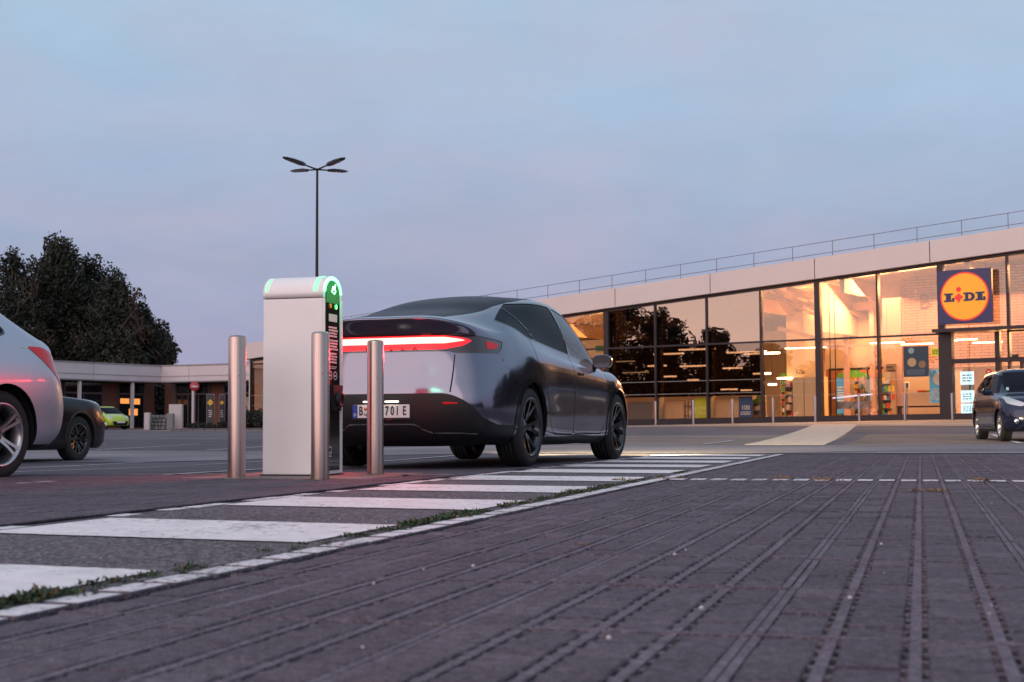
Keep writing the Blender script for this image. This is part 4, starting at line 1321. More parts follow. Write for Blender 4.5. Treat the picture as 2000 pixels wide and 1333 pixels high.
m.lathe([(.052, .045), (.052, .075), (.038, .075), (.034, .05), (0, .05)], M0, 24)
m.build('socket_cover', black_plastic, post)
m = MB(); m.box((xf+.006, -.06, .185), (.002, .075, .075)); stk = m.build('sticker', prt, post)
m = MB(); m.box((xf+.008, -.048, .200), (.002, .030, .030)); m.box((xf+.008, -.078, .172), (.002, .022, .030)); m.box((xf+.008, -.040, .165), (.002, .02, .018)); m.build('sticker_mark', gloss_black, stk)
pt_ = bpy.data.lights.new('led_glow', 'POINT'); pt_.energy = 2.2; pt_.color = (.15, 1, .45); pt_.shadow_soft_size = .09
po = bpy.data.objects.new('led_glow', pt_); col.objects.link(po); po.parent = post; po.location = (xf+.16, 0, HT-.04)
# the concrete foot it stands on
m = MB(); m.box((0, 0, .001), (1.35, 1.25, .016), rz=0, bev=.004)
o = m.build('concrete_pad', ground_mat('sandy_concrete', (.20, .15, .14), (.35, .28, .26), 70, 1.4, .4), None, (CX+.05, CY-.05, Z(CX, CY)+.006)); o.rotation_euler.z = -CA; tag(o, kind='structure')

# ------------------------------------------------------------------ four-armed lamp post
LX, LY = -5.78, 42.0
lz = Z(LX, LY)
black_metal = mat('black_metal', (.022, .018, .022), .4, .6)
lamp = empty('lamp_post', (LX, LY, lz)); tag(lamp, 'tall black lamp post with four unlit heads, rising behind the charging post', 'lamp post')
top = 8.08-lz
m = MB(); m.tube((0, 0, 0), (0, 0, top), .062, .034, 16); m.lathe([(.12, 0), (.12, .03), (.07, .06), (.07, .5), (.062, .52)], n=16); m.build('pole', black_metal, lamp)
for dx, dy in ((.86, -1.0), (-.86, .95), (-.74, -1.15), (.70, 1.05)):
    d = Vector((dx, dy, .13)); L = d.length; d = d.normalized()
    m = MB(); m.tube((0, 0, top-.03), d*(L*.42)+Vector((0, 0, top-.03)), .026, .022, 8)
    arm = m.build('arm', black_metal, lamp)
    q = Vector((-dy, dx, 0)).normalized(); up = q.cross(d)*-1
    if up.z < 0: up = -up
    T = Matrix(((d.x, q.x, up.x, 0), (d.y, q.y, up.y, 0), (d.z, q.z, up.z, top-.03), (0, 0, 0, 1)))
    m = MB()
    V = []
    for xx, w, h0, h1 in ((L*.40, .045, -.03, .035), (L*.52, .095, -.035, .05), (L*.80, .10, -.03, .045), (L*1.02, .085, -.02, .02), (L*1.10, .03, -.012, .008)):
        V += [(xx, -w, h0), (xx, w, h0), (xx, w*.8, h1), (xx, -w*.8, h1)]
    F = [(k*4+i, k*4+(i+1) % 4, k*4+4+(i+1) % 4, k*4+4+i) for k in range(4) for i in range(4)]+[(0, 1, 2, 3), (19, 18, 17, 16)]
    m.add(V, F, False, T); hd = m.build('lamp_head', black_metal, lamp)
    m = MB(); m.box((L*.80, 0, -.037), (L*.36, .12, .008), M=T); m.build('lens', mat('unlit_lamp_lens', (.25, .17, .14), .3), hd)

# ------------------------------------------------------------------ weeds in the path edge
def weed_mb(m, x, y, z, s, seed, dry=0):
    r = random.Random(seed)
    s *= .85
    for _ in range(int(26*s/.05*.5)+14):
        a = r.uniform(0, 6.28); ln = r.uniform(.4, 1.0)*s; t = r.uniform(.25, 1.25)
        d = Vector((math.cos(a)*math.cos(t), math.sin(a)*math.cos(t), math.sin(t)))
        p = Vector((x+r.gauss(0, s*.45), y+r.gauss(0, s*.45), z)); q = Vector((-math.sin(a), math.cos(a), 0))*r.uniform(.04, .11)*s*1.4
        mid = p+d*ln*.6; tip = p+d*ln+Vector((0, 0, -ln*.18))
        m.use(dry if r.random() > .07 else 1-dry).add([p, mid-q, tip, mid+q], [(0, 1, 2, 3)])
m = MB()
rw = random.Random(11)
for (u0, u1, n, s) in ((-.45, .95, 60, .030), (.05, .35, 22, .045), (1.35, 1.85, 12, .022), (1.95, 3.4, 70, .030), (2.5, 3.3, 40, .040), (3.7, 4.6, 26, .036), (4.7, 6.2, 60, .036), (6.3, 7.6, 26, .030), (8.2, 8.9, 10, .03)):
    for _ in range(n):
        u = rw.uniform(u0, u1)
        c = uv(u, -.035+rw.gauss(0, .022))
        weed_mb(m, c[0], c[1], .0, s*rw.uniform(.5, 1.2), rw.random())
o = m.build('weeds', [mat('weed_green', (.035, .060, .022), .7), mat('dry_weed', (.30, .17, .085), .8)]); tag(o, kind='stuff')
m = MB()
for px_, py_, s in ((2.2, 7.6, .05), (2.9, 7.8, .04), (3.6, 8.3, .05), (4.3, 10.3, .09), (4.6, 10.6, .08), (3.3, 8.2, .05), (1.75, 9.45, .05), (2.05, 9.2, .05), (1.15, 9.7, .05), (.75, 9.4, .05), (2.95, 9.0, .05), (3.25, 8.6, .045), (.20, 4.30, .02)):
    for _ in range(5):
        weed_mb(m, px_+rw.gauss(0, s*1.2), py_+rw.gauss(0, s), 0, s*rw.uniform(.5, 1), rw.random(), 1)
o = m.build('dry_weeds', [MATS['weed_green'], MATS['dry_weed']]); tag(o, kind='stuff')
m = MB()
for _ in range(34):
    y = 2.2+rw.random()**1.5*13; x = rw.uniform(-.34, .34)*y
    s = rw.uniform(.002, .0045)
    m.box((x, y, .002+s/2), (s*1.4, s*1.2, s), rz=rw.random()*3, bev=s*.3)
for px_, py_ in ((.157, 2.37), (.36, 2.75), (.44, 3.9), (-.10, 3.6), (.68, 2.9), (1.08, 4.2)):
    m.box((px_, py_, .006), (.009, .008, .007), rz=px_*9, bev=.002)
o = m.build('gravel_specks', mat('pale_pebble', (.55, .5, .5), .7)); tag(o, kind='stuff')
# ------------------------------------------------------------------ supermarket
def Fp(s, n, z):
    p = FA + FT*s + FN*n
    return Vector((p.x, p.y, z))
def zg(s): return .38+.0118*max(-8, s)
def zf(s): return 6.15+.0655*s
ZT = 4.20
shop = empty('supermarket', Fp(0, 0, zg(0)))
tag(shop, 'glass fronted supermarket with a white fascia, lit warmly from inside', 'building')
SO = Matrix.Translation(-Vector(shop.location))
def part(m, name, mt, parent=None):
    o = m.build(name, mt, parent or shop)
    if (parent is None) or parent is shop: o.matrix_parent_inverse = SO
    return o
def fbox(m, s0, s1, n0, n1, z0, z1, z2=None, z3=None):
    """box between s0..s1, n0..n1; z0/z1 bottom and top at s0, z2/z3 at s1"""
    z2 = z0 if z2 is None else z2; z3 = z1 if z3 is None else z3
    V = [Fp(s0, n0, z0), Fp(s1, n0, z2), Fp(s1, n1, z2), Fp(s0, n1, z0), Fp(s0, n0, z1), Fp(s1, n0, z3), Fp(s1, n1, z3), Fp(s0, n1, z1)]
    return m.add(V, [(0,3,2,1),(4,5,6,7),(0,1,5,4),(1,2,6,5),(2,3,7,6),(3,0,4,7)])
white_clad = mat('white_aluminium_panel', (.60, .53, .52), .42, .0, var=.04, vscale=.6)
frame_dk = mat('dark_bronze_frame', (.030, .024, .030), .4, .5)
frame_wm = mat('inner_frame_pale', (.45, .36, .25), .5)
g_clear = glass_mat('shop_glass', (.97, .93, .90), .8, 0.0, .045, wobble=.05)
g_up = glass_mat('shop_glass_upper', (.93, .88, .84), .8, 0.0, .085, wobble=.10)
g_filmup = glass_mat('dark_filmed_glass_upper', (.20, .165, .15), .60, 0.0, .22, wobble=.16)
g_film = glass_mat('dark_filmed_glass', (.20, .165, .15), .60, 0.0, .12, wobble=.14)
S0, S1 = -25.2, 33.6
# fascia panels, each its own
edges = [S0-.4]+[.74+5.25*k for k in range(-4, 7)]+[S1+.4]
for a, b in zip(edges[:-1], edges[1:]):
    m = MB(); fbox(m, a+.02, b-.02, -.35, .35, zf(a), zf(a)+.93, zf(b), zf(b)+.93); part(m, 'fascia_panel', white_clad)
m = MB(); fbox(m, S0, S1, -.33, .30, zf(S0)+.05, zf(S0)+.88, zf(S1)+.05, zf(S1)+.88); part(m, 'fascia_backing', frame_dk)
m = MB(); fbox(m, S0, S1, -22, -.36, zf(S0)+.55, zf(S0)+.80, zf(S1)+.55, zf(S1)+.80); part(m, 'roof', mat('roof_membrane', (.25, .24, .25), .8))
m = MB(); fbox(m, S0, S1, -21.8, -.30, zf(S0)+.05, zf(S0)+.10, zf(S1)+.05, zf(S1)+.10); part(m, 'ceiling', mat('pale_ceiling', (.55, .42, .33), .8, var=.06, vscale=.5))
m = MB(); fbox(m, S0, S1, -.28, .06, zf(S0)-.14, zf(S0)-.002, zf(S1)-.14, zf(S1)-.002); part(m, 'head_frame', frame_dk)
m = MB(); fbox(m, S0, S1, -.25, .12, zg(S0)-.3, zg(S0)+.20, zg(S1)-.3, zg(S1)+.20); part(m, 'plinth', frame_dk)
m = MB(); fbox(m, S0, S1, -22, -.26, zg(S0)-.3, zg(S0)+.12, zg(S1)-.3, zg(S1)+.12); part(m, 'shop_floor', mat('pale_tile_floor', (.42, .34, .28), .35, var=.06, vscale=1.5))
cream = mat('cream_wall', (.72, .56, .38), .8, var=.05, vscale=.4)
m = MB(); fbox(m, S0, S1, -22.2, -22.0, 0, zf(S0)+.5, 0, zf(S1)+.5); part(m, 'back_wall', cream)
m = MB(); fbox(m, S0-.2, S0, -22, .0, 0, zf(S0)+.5); fbox(m, S1, S1+.2, -22, .0, 0, zf(S1)+.5); part(m, 'end_wall', white_clad)
for k in range(-9, 13):
    s = 2.8*k
    thick = k in (0, 4, 6)
    w = .13 if thick else .045
    m = MB(); fbox(m, s-w, s+w, -.22, .07, zg(s)+.20, zf(s)-.14); part(m, 'mullion', frame_dk)
    if k in (0, 1, 2): # lit edge of the inner post
        m = MB(); fbox(m, s+w, s+w+.09, -.5, -.15, zg(s)+.25, zf(s)-.2 if k == 0 else ZT+1.4); part(m, 'inner_post', frame_wm)
for k in range(-9, 12):
    s = 2.8*k+.05
    if k == 6: continue
    m = MB(); fbox(m, s, s+2.7, -.16, .055, ZT-.04, ZT+.04); part(m, 'transom', frame_dk)
ZB = 1.76
for k in range(-9, 12):
    a, b = 2.8*k+.045, 2.8*k+2.755
    film = k in (0, 1, 2)
    if k > 9:  # unseen panes made into dark wall to darken the car door reflections
        m = MB(); fbox(m, a, b, -.06, 0, zg(a)+.2, ZT-.04); fbox(m, a, b, -.06, 0, ZT+.04, zf(a)-.14, ZT+.04, zf(b)-.14); part(m, 'dark_reflection_panel', mat('dark_reflection_panel', (.025, .022, .026), .6)); continue
    dark = film or k in (-4, -3)
    m = MB(); fbox(m, a, b, -.02, 0, ZT+.04, zf(a)-.14, ZT+.04, zf(b)-.14); part(m, 'upper_pane', g_filmup if dark else g_up)
    if film:
        m = MB(); fbox(m, a, b, -.02, 0, ZB, ZT-.04); part(m, 'filmed_pane', g_film)
        m = MB(); fbox(m, a, b, -.02, 0, zg(a)+.2, ZB-.003, zg(b)+.2, ZB-.003); part(m, 'lower_pane', g_clear)
        for zz in (ZB+.12, ZB+.72):
            m = MB()
            for i in range(26): fbox(m, a+.05+i*.103, a+.05+i*.103+.045, .003, .005, zz, zz+.03)
            part(m, 'film_dots', mat('pale_dots', (.35, .3, .28), .6))
    elif k in (6, 7): pass
    else:
        m = MB(); fbox(m, a, b, -.02, 0, zg(a)+.2, ZT-.04, zg(b)+.2, ZT-.04); part(m, 'lower_pane', g_film if k > 9 else g_clear)
        for zz in (1.72, 2.32):
            m = MB()
            for i in range(26): fbox(m, a+.05+i*.103, a+.05+i*.103+.04, .003, .005, zz, zz+.025)
            part(m, 'film_dots', mat('pale_dots'))
# inner structure
glulam = mat('glulam_beam', (.62, .40, .22), .6, var=.12, vscale=3, streak=(1, 1, 6))
for s in np.arange(-22.4, 33, 5.6):
    m = MB(); fbox(m, s+.9, s+1.12, -21.5, -.4, zf(s)-.62, zf(s)+.03); part(m, 'roof_beam', glulam)
for s, z in ((9.2, 5.9), (9.9, 5.5)):
    m = MB(); a = Fp(s-.6, -1.0, zf(s)-.1); b = Fp(s+2.6, -6.5, 4.3 if s < 9.5 else 4.9); m.tube(a, b, .13, .13, 4, smooth=False); part(m, 'brace', glulam)
# partition of the store behind the lobby, with an opening
for a_, b_, z_ in ((8.3, 9.3, 0), (13.2, 24, 0), (9.3, 13.2, 3.05)):
    m = MB(); fbox(m, a_, b_-.002, -5.0, -4.8, z_ or zg(a_), zf(a_)-.1); part(m, 'lobby_wall', cream)
m = MB(); fbox(m, 10.9, 11.05, -4.78, -.25, 4.6, zf(11)-.05); part(m, 'lobby_side_wall', mat('lobby_glass_wall_cream', (.70, .56, .42), .7))
m = MB(); fbox(m, 6.3, 8.28, -7.2, -7.0, zg(9), zf(7)-.5); part(m, 'inner_wall', cream)
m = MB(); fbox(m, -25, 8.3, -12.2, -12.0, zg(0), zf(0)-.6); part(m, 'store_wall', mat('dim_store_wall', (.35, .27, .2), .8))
# brick wall seen high in the lobby (courses a few pixels high: relief in the material)
bm2 = bpy.data.materials.new('pink_brick'); bm2.use_nodes = True; nt = bm2.node_tree; bs = nt.nodes['Principled BSDF']; bs.inputs['Roughness'].default_value = .8
bt = nt.nodes.new('ShaderNodeTexBrick'); tcn = nt.nodes.new('ShaderNodeTexCoord'); mpn = nt.nodes.new('ShaderNodeMapping'); mpn.inputs['Rotation'].default_value = (R(90), 0, 0)
nt.links.new(tcn.outputs['Object'], mpn.inputs[0]); nt.links.new(mpn.outputs[0], bt.inputs['Vector'])
bt.inputs['Scale'].default_value = 1.0; bt.inputs['Brick Width'].default_value = .50; bt.inputs['Row Height'].default_value = .125; bt.inputs['Mortar Size'].default_value = .016
bt.inputs['Color1'].default_value = (.40, .24, .20, 1); bt.inputs['Color2'].default_value = (.35, .20, .17, 1); bt.inputs['Mortar'].default_value = (.15, .08, .07, 1)
nt.links.new(bt.outputs['Color'], bs.inputs['Base Color'])
m = MB(); fbox(m, 13.9, 26, -3.2, -3.0, 2.9, zf(14)-.1, 2.9, zf(26)-.1); part(m, 'brick_wall', bm2)
m = MB(); fbox(m, 13.0, 13.88, -3.2, -3.0, zg(15), zf(13)-.1); part(m, 'lobby_pier', mat('mauve_wall', (.45, .30, .28), .7))
m = MB(); fbox(m, 13.9, 16.6, -3.2, -3.05, zg(15), 2.88); part(m, 'lobby_panel', mat('tan_wall', (.50, .38, .27), .7))
# inner sliding door and frames
m = MB()
for s in (9.6, 10.6, 11.5, 12.6): fbox(m, s, s+.06, -4.75, -4.68, zg(12), 3.05)
fbox(m, 9.6, 12.66, -4.77, -4.66, 2.98, 3.08)
part(m, 'inner_door_frame', frame_dk)
m = MB()
for s in (11.35, 11.6): fbox(m, s, s+.03, -.9, -.85, zg(12), zf(12)-.5)
part(m, 'hanging_cables', frame_dk)
mauve = mat('mauve_wall')
for s_ in (9.35, 10.6, 11.9):
    m = MB(); fbox(m, s_, s_+.24, -4.3, -4.1, zg(13), zf(13)-.1); part(m, 'lobby_column', mauve)
m = MB(); fbox(m, 8.6, 13.0, -4.25, -4.12, 5.75, 6.1, 5.75, 6.15); part(m, 'lobby_lintel', mauve)
m = MB(); fbox(m, 8.6, 13.0, -4.25, -4.12, 4.05, 4.16); part(m, 'lobby_rail', mauve)
for i in range(4):
    m = MB(); m.tube(Fp(8.4+.45*i, -.8-.5*i, zf(9)-.25-.1*i), Fp(11.2+.3*i, -6.5, 4.4+.25*i), .10, .10, 4, smooth=False); part(m, 'brace', glulam)
m = MB(); m.tube(Fp(8.5, -1.5, 4.9), Fp(10.9, -4.5, 4.05), .11, .11, 4, smooth=False); part(m, 'brace', glulam)
m = MB(); fbox(m, 9.2, 10.9, -6.9, -6.6, 4.15, 4.6); part(m, 'air_duct', mat('orange_brown_duct', (.35, .16, .06), .6))
m = MB(); fbox(m, 8.6, 9.6, -6.5, -6.2, zg(9), 3.3); part(m, 'produce_wall', mat('brown_wood_wall', (.28, .12, .05), .6, var=.3, vscale=4))
# entrance: frame, doors, canopy
m = MB(); fbox(m, 16.70, 17.25, -.25, .12, zg(17)+.2, ZT+.05); part(m, 'entrance_post', frame_dk)
m = MB(); fbox(m, 16.7, 25.2, -.1, .9, ZT+.02, ZT+.16); part(m, 'entrance_canopy', frame_dk)
m = MB(); fbox(m, 17.25, 22.4, -.15, .10, 2.93, 3.12); part(m, 'door_header', frame_dk)
for s, w in ((19.05, .20), (20.05, .12), (21.2, .12), (22.4, .2)):
    m = MB(); fbox(m, s, s+w, -.15, .10, zg(19)+.15, ZT if w > .15 else 2.93); part(m, 'door_post', frame_dk)
for a, b in ((17.25, 19.05), (19.25, 22.4)):
    m = MB(); fbox(m, a, b, -.02, 0, 3.12, ZT+.02); part(m, 'fanlight', g_clear)
for a, b in ((17.25, 19.05), (19.25, 20.05), (20.17, 21.2)):
    m = MB(); fbox(m, a, b, -.04, -.02, zg(a)+.2, 2.93); part(m, 'door_pane', g_clear)
m = MB(); m.box(tuple(Fp(19.9, .14, 3.16)), (.26, .10, .12), rz=math.atan2(FT.y, FT.x)); part(m, 'door_sensor', frame_dk)
# roof guard rail
def rail(n, dz0, r):
    pass
rp = steel if False else mat('galvanised_rail', (.22, .18, .20), .5, .7)
for k in range(-13, 17):
    s = 2.0*k+1.08
    m = MB(); m.tube(Fp(s, -2, zf(s)+.78), Fp(s, -2, zf(s)+1.98), .016, n=6); part(m, 'rail_post', rp)
for dz in (1.97, 1.45):
    m = MB()
    for k in range(-13, 16):
        s = 2.0*k+1.08; m.tube(Fp(s, -2, zf(s)+dz), Fp(s+2, -2, zf(s+2)+dz), .014, n=6, caps=False)
    part(m, 'guard_rail', rp)
# lettering on the lobby walls, handwriting strokes
MF = lambda s, n, z: frame_M(Fp(s, n, z), (FT.x, FT.y, 0), (0, 0, 1))
dk_print = mat('brown_print', (.10, .05, .04), .6)
o = text_mesh('wall_lettering', "C'est ici", .34, dk_print, shop, MF(7.35, -6.95, 3.05), .004); o.matrix_parent_inverse = SO
o = text_mesh('wall_lettering', "sur place", .30, dk_print, shop, MF(7.45, -6.95, 2.68), .004); o.matrix_parent_inverse = SO
o = text_mesh('wall_lettering', "B", .95, mat('pink_shade_print', (.10, .055, .05), .6), shop, MF(15.0, -2.96, 5.85), .006); o.matrix_parent_inverse = SO

# ------------------------------------------------------------------ the supermarket sign
sx0, sx1 = 16.80, 19.17
cs = (sx0+sx1)/2; zc_ = 5.69; hw_ = 1.13
sign = empty('shop_sign', Fp(cs, .5, zc_)); tag(sign, 'square blue sign with a yellow disc reading LiDL above the entrance', 'sign')
def SM(off): return frame_M((0, 0, 0), (FT.x, FT.y, 0), (0, 0, 1)) @ Matrix.Translation((0, 0, off))
s_blue = mat('sign_blue', (.010, .012, .075), .35, emit=(.02, .03, .16), estr=.12)
s_yel = mat('sign_yellow', (.72, .33, .015), .4, emit=(1.0, .34, .01), estr=.34)
s_red = mat('sign_red', (.55, .02, .02), .4, emit=(.8, .03, .02), estr=.45)
m = MB(); m.prism(round_poly([(-hw_, -hw_), (hw_, -hw_), (hw_, hw_), (-hw_, hw_)], .03), -.16, 0, SM(0)); m.build('sign_box', s_blue, sign)
circ = lambda r: [(r*math.cos(t), r*math.sin(t)) for t in np.linspace(0, 2*math.pi, 73)[:-1]]
m = MB(); m.prism(circ(1.02), .002, .012, SM(0)); m.build('red_ring', s_red, sign)
m = MB(); m.prism(circ(.955), .012, .020, SM(0)); m.build('yellow_disc', s_yel, sign)
def slab_L(x, w, h, st, se):
    return [(x, 0), (x+w, 0), (x+w, se*2.1), (x+w-st*.45, se*2.1), (x+w-st*.45, se), (x+st*1.35, se), (x+st*1.35, h-se), (x+st*1.75, h-se), (x+st*1.75, h), (x, h), (x, h-se), (x+st*.38, h-se), (x+st*.38, se), (x, se)]
ink_b = mat('sign_ink_blue', (.01, .015, .09), .4)
hh = .36
for pts in (slab_L(-.86, .44, hh, .22, .075), slab_L(.46, .42, hh, .22, .075)):
    m = MB(); m.prism([(x, y-.20) for x, y in pts], .020, .030, SM(0)); m.build('letter', ink_b, sign)
D = [(-.04, 0), (.22, 0)]+[(.22+.22*math.cos(t), hh/2+hh/2*math.sin(t)) for t in np.linspace(-math.pi/2, math.pi/2, 13)]+[(-.04, hh), (-.04, hh-.075), (.03, hh-.075), (.03, .075), (-.04, .075)]
m = MB(); m.prism([(x, y-.20) for x, y in D], .020, .030, SM(0)); dl = m.build('letter', ink_b, sign)
Dh = [(.17, .09), (.21, .09)]+[(.21+.085*math.cos(t), hh/2+.09*math.sin(t)) for t in np.linspace(-math.pi/2, math.pi/2, 9)]+[(.17, hh-.09)]
m = MB(); m.prism([(x, y-.20) for x, y in Dh], .0301, .032, SM(0)); m.build('letter_hollow', s_yel, dl)
m = MB(); m.prism(circ(.105), .020, .030, SM(0) @ Matrix.Translation((-.235, .30, 0))); m.build('letter', s_red, sign)
m = MB(); m.prism([(-.44, -.04), (-.24, .14), (-.04, -.02), (-.16, -.13), (-.235, -.27), (-.30, -.16)], .020, .030, SM(0)); m.build('letter', s_red, sign)
for q in (-.8, .8):
    m = MB(); m.box((0, 0, 0), (.08, .5, .08), M=Matrix.Translation((FT.x*q, FT.y*q, 0)) @ Matrix.Rotation(math.atan2(FT.y, FT.x), 4, 'Z') @ Matrix.Translation((0, .30, 0))); m.build('bracket', frame_dk, sign)

# ------------------------------------------------------------------ bollards along the shop
names = ['leftmost steel bollard at the shop front, beside the grey car', 'second steel bollard from the left at the shop front, before the lime poster', 'third steel bollard from the left at the shop front, before the blue poster', 'steel bollard at the shop front before the dark frame, left of the slab path',
         'steel bollard just left of where the pale slab path meets the shop', 'steel bollard just right of where the pale slab path meets the shop', 'steel bollard at the shop front below the dark poster', 'steel bollard at the shop front beside the entrance post']
gs = mat('bollard_grey', (.30, .27, .30), .35, .8)
for k in range(8):
    p = Fp(3.95+1.99*k, 2.0, 0)
    bollard('bollard', p.x, p.y, 1.12, .055, names[k], 'grey bollards along the supermarket front', 14, gs)

# ------------------------------------------------------------------ posters and fittings inside
def poster(name, s0, s1, n, z0, z1, mt, label, cat='poster', group=None, thick=.02):
    e = MB(); sc = (s0+s1)/2; c = Fp(sc, n, z0)
    V = [v-c for v in (Fp(s0, n, z0), Fp(s1, n, z0), Fp(s1, n-thick, z0), Fp(s0, n-thick, z0), Fp(s0, n, z1), Fp(s1, n, z1), Fp(s1, n-thick, z1), Fp(s0, n-thick, z1))]
    e.add(V, [(0,3,2,1),(4,5,6,7),(0,1,5,4),(1,2,6,5),(2,3,7,6),(3,0,4,7)])
    o = e.build(name, mt, None, c); tag(o, label, cat, group)
    return o
def on(o, name, txt, size, mt, ds, dz, sx=1.0):
    return text_mesh(name, txt, size, mt, o, frame_M((FT.x*ds, FT.y*ds, dz), (FT.x, FT.y, 0), (0, 0, 1)) @ Matrix.Translation((0, 0, .004)), .003, sx=sx)
def marks(o, mt, s0, s1, z0, z1, rows, seed=1, n=.004):
    r = random.Random(seed); m = MB()
    for i in range(rows):
        z = z1-(i+.5)*(z1-z0)/rows; s = s0
        while s < s1-.02:
            w = r.uniform(.05, .16); w = min(w, s1-s)
            c = Vector((FT.x*(s+w/2), FT.y*(s+w/2), z))+Vector((FN.x*n, FN.y*n, 0))
            m.box(tuple(c), (w, .006, (z1-z0)/rows*.5), rz=math.atan2(FT.y, FT.x)); s += w+.03
    return m.build('print', mt, o)
pr_w = mat('print_white', (.8, .75, .65), .6)
z0 = .62
p = poster('poster', 4.72, 5.60, -.3, z0, 1.70, mat('lime_poster', (.50, .52, .02), .6), 'lime yellow poster reading 140 in the low window band')
on(p, 'poster_number', '140', .30, mat('pale_lime_print', (.75, .75, .35), .6), .04, .58); marks(p, MATS['pale_lime_print'], -.2, .25, .30, .42, 2)
p = poster('poster', 7.05, 7.75, -.3, z0+.06, 1.72, mat('blue_poster', (.03, .08, .20), .6), 'blue poster reading 100 in the low window band')
on(p, 'poster_number', '100', .30, pr_w, 0, .52); marks(p, pr_w, -.25, .25, .18, .36, 3)
poster('wooden_board', 5.75, 6.95, -.45, z0-.02, 1.72, mat('pale_wood', (.55, .33, .17), .6, var=.1, vscale=4, streak=(1, 1, .2)), 'plain pale wooden board standing in the low window between the lime and blue posters', 'board')
poster('wooden_board', 2.95, 4.0, -.5, z0-.02, 1.55, MATS['pale_wood'], 'wooden counter panel in the low window left of the lime poster', 'board')
poster('grey_panel', .9, 2.3, -.45, z0-.02, 1.55, mat('taupe_panel', (.12, .10, .09), .6), 'dark taupe panel in the low window nearest the grey car', 'board')
r = empty('basket_rack', Fp(4.35, -.5, zg(4)+.12)); tag(r, 'wire rack of white goods beside the lime poster', 'rack')
for k in range(6):
    m = MB(); m.box((k*.09*FT.x-.2, k*.09*FT.y+.2, .5), (.02, .02, 1.0)); m.build('upright', pr_w if k % 2 else frame_dk, r)
for zz in (.3, .75):
    m = MB(); m.box((0, 0, zz), (.5, .3, .03), rz=math.atan2(FT.y, FT.x)); m.build('shelf', frame_dk, r)
r = empty('basket_rack', Fp(.2, -.6, zg(0)+.12)); tag(r, 'dark wire rack in the low window beside the car mirror', 'rack')
for k in range(6):
    m = MB(); m.box((k*.14*FT.x-.3, k*.14*FT.y+.3, .45), (.03, .03, .9)); m.build('upright', frame_dk, r)
m = MB(); m.box((0, 0, .9), (.8, .3, .03), rz=math.atan2(FT.y, FT.x)); m.build('shelf', frame_dk, r)
# green notice board seen over the car
p = poster('notice_board', -2.3, -.15, -1.2, 3.85, 4.75, mat('cream_board', (.75, .50, .25), .6), 'cream wall board with a green strip, seen just above the grey car', 'board')
m = MB(); m.box((FT.x*.15, FT.y*.15, .45), (.7, .03, .28), rz=math.atan2(FT.y, FT.x)); 
q = m.build('green_strip', mat('green_print', (.05, .22, .06), .6), p); q.location = FN.to_3d()*.02
m = MB()
for k in range(7): m.box((FT.x*(.65+k*.05), FT.y*(.65+k*.05), .45), (.02, .03, .5), rz=math.atan2(FT.y, FT.x))
q = m.build('grid_print', mat('brown_grid', (.25, .12, .05), .6), p); q.location = FN.to_3d()*.02
# poster by the door
p = poster('poster', 15.12, 16.22, .03, 2.42, 3.72, mat('dark_blue_poster', (.010, .030, .060), .4), 'dark blue poster of food plates hung on the glass left of the entrance')
for ds, dz, rad, c in ((-.18, .62, .19, (.42, .28, .13)), (.27, .52, .16, (.22, .13, .07)), (-.2, 1.12, .13, (.2, .32, .36))):
    m = MB(); m.prism(circ(rad), .002, .006, frame_M((FT.x*ds, FT.y*ds, dz), (FT.x, FT.y, 0), (0, 0, 1))); m.build('printed_plate', mat('plate_print_%.2f' % rad, c, .6), p)
marks(p, mat('faint_print', (.12, .16, .2), .6), -.4, .4, .08, .32, 5)
p = poster('sticker_note', 16.34, 16.68, .03, 3.28, 3.62, mat('yellow_note', (.80, .78, .03), .6), 'small yellow notice stuck on the glass beside the dark poster', 'notice')
marks(p, ink, -.12, .12, .06, .28, 3)
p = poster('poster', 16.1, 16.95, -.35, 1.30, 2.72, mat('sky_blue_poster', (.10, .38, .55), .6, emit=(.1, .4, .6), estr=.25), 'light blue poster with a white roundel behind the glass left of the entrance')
m = MB(); m.prism(circ(.27), .002, .006, frame_M((0, 0, 1.02), (FT.x, FT.y, 0), (0, 0, 1))); m.build('roundel', pr_w, p)
marks(p, pr_w, -.35, .35, .12, .62, 6)
scr_b = mat('lit_blue_screen', (.3, .5, .6), .4, emit=(.35, .75, .95), estr=1.6)
for zz, hh_, lb in ((2.05, .55, 'top screen of the stack of three lit panels by the entrance'), (1.30, .50, 'middle screen of the stack of three lit panels by the entrance'), (.80, .45, 'bottom screen of the stack of three lit panels by the entrance')):
    p = poster('display_screen', 17.42, 17.98, -.4, zz, zz+hh_, scr_b, lb, 'screen', 'lit panels stacked by the entrance')
    marks(p, mat('screen_text', (.02, .1, .12), .5), -.2, .2, .1, hh_-.1, 3, int(zz*10))
p = poster('display_screen', 17.42, 17.98, -.45, 1.82, 2.03, mat('dark_teal_board', (.01, .07, .06), .5), 'dark teal board between the lit panels by the entrance', 'board')
for s, z, lb in ((18.75, 2.55, 'upper small red prohibition sign on the entrance glass'), (18.75, 1.85, 'lower small red sign on the entrance glass')):
    o = empty('door_sign', Fp(s, .02, z)); tag(o, lb, 'sign', 'red stickers on the entrance glass')
    m = MB(); m.prism(circ(.13), .0, .006, frame_M((0, 0, 0), (FT.x, FT.y, 0), (0, 0, 1))); m.build('disc', mat('sticker_red', (.6, .06, .04), .5), o)
    m = MB(); m.box((0, 0, 0), (.10, .016, .04), rz=math.atan2(FT.y, FT.x)); m.build('bar', pr_w, o)
p = poster('wall_picture', 20.1, 20.9, -2.9, 2.1, 2.9, mat('yellow_food_picture', (.6, .35, .05), .6), 'small picture of food seen through the entrance door', 'poster')
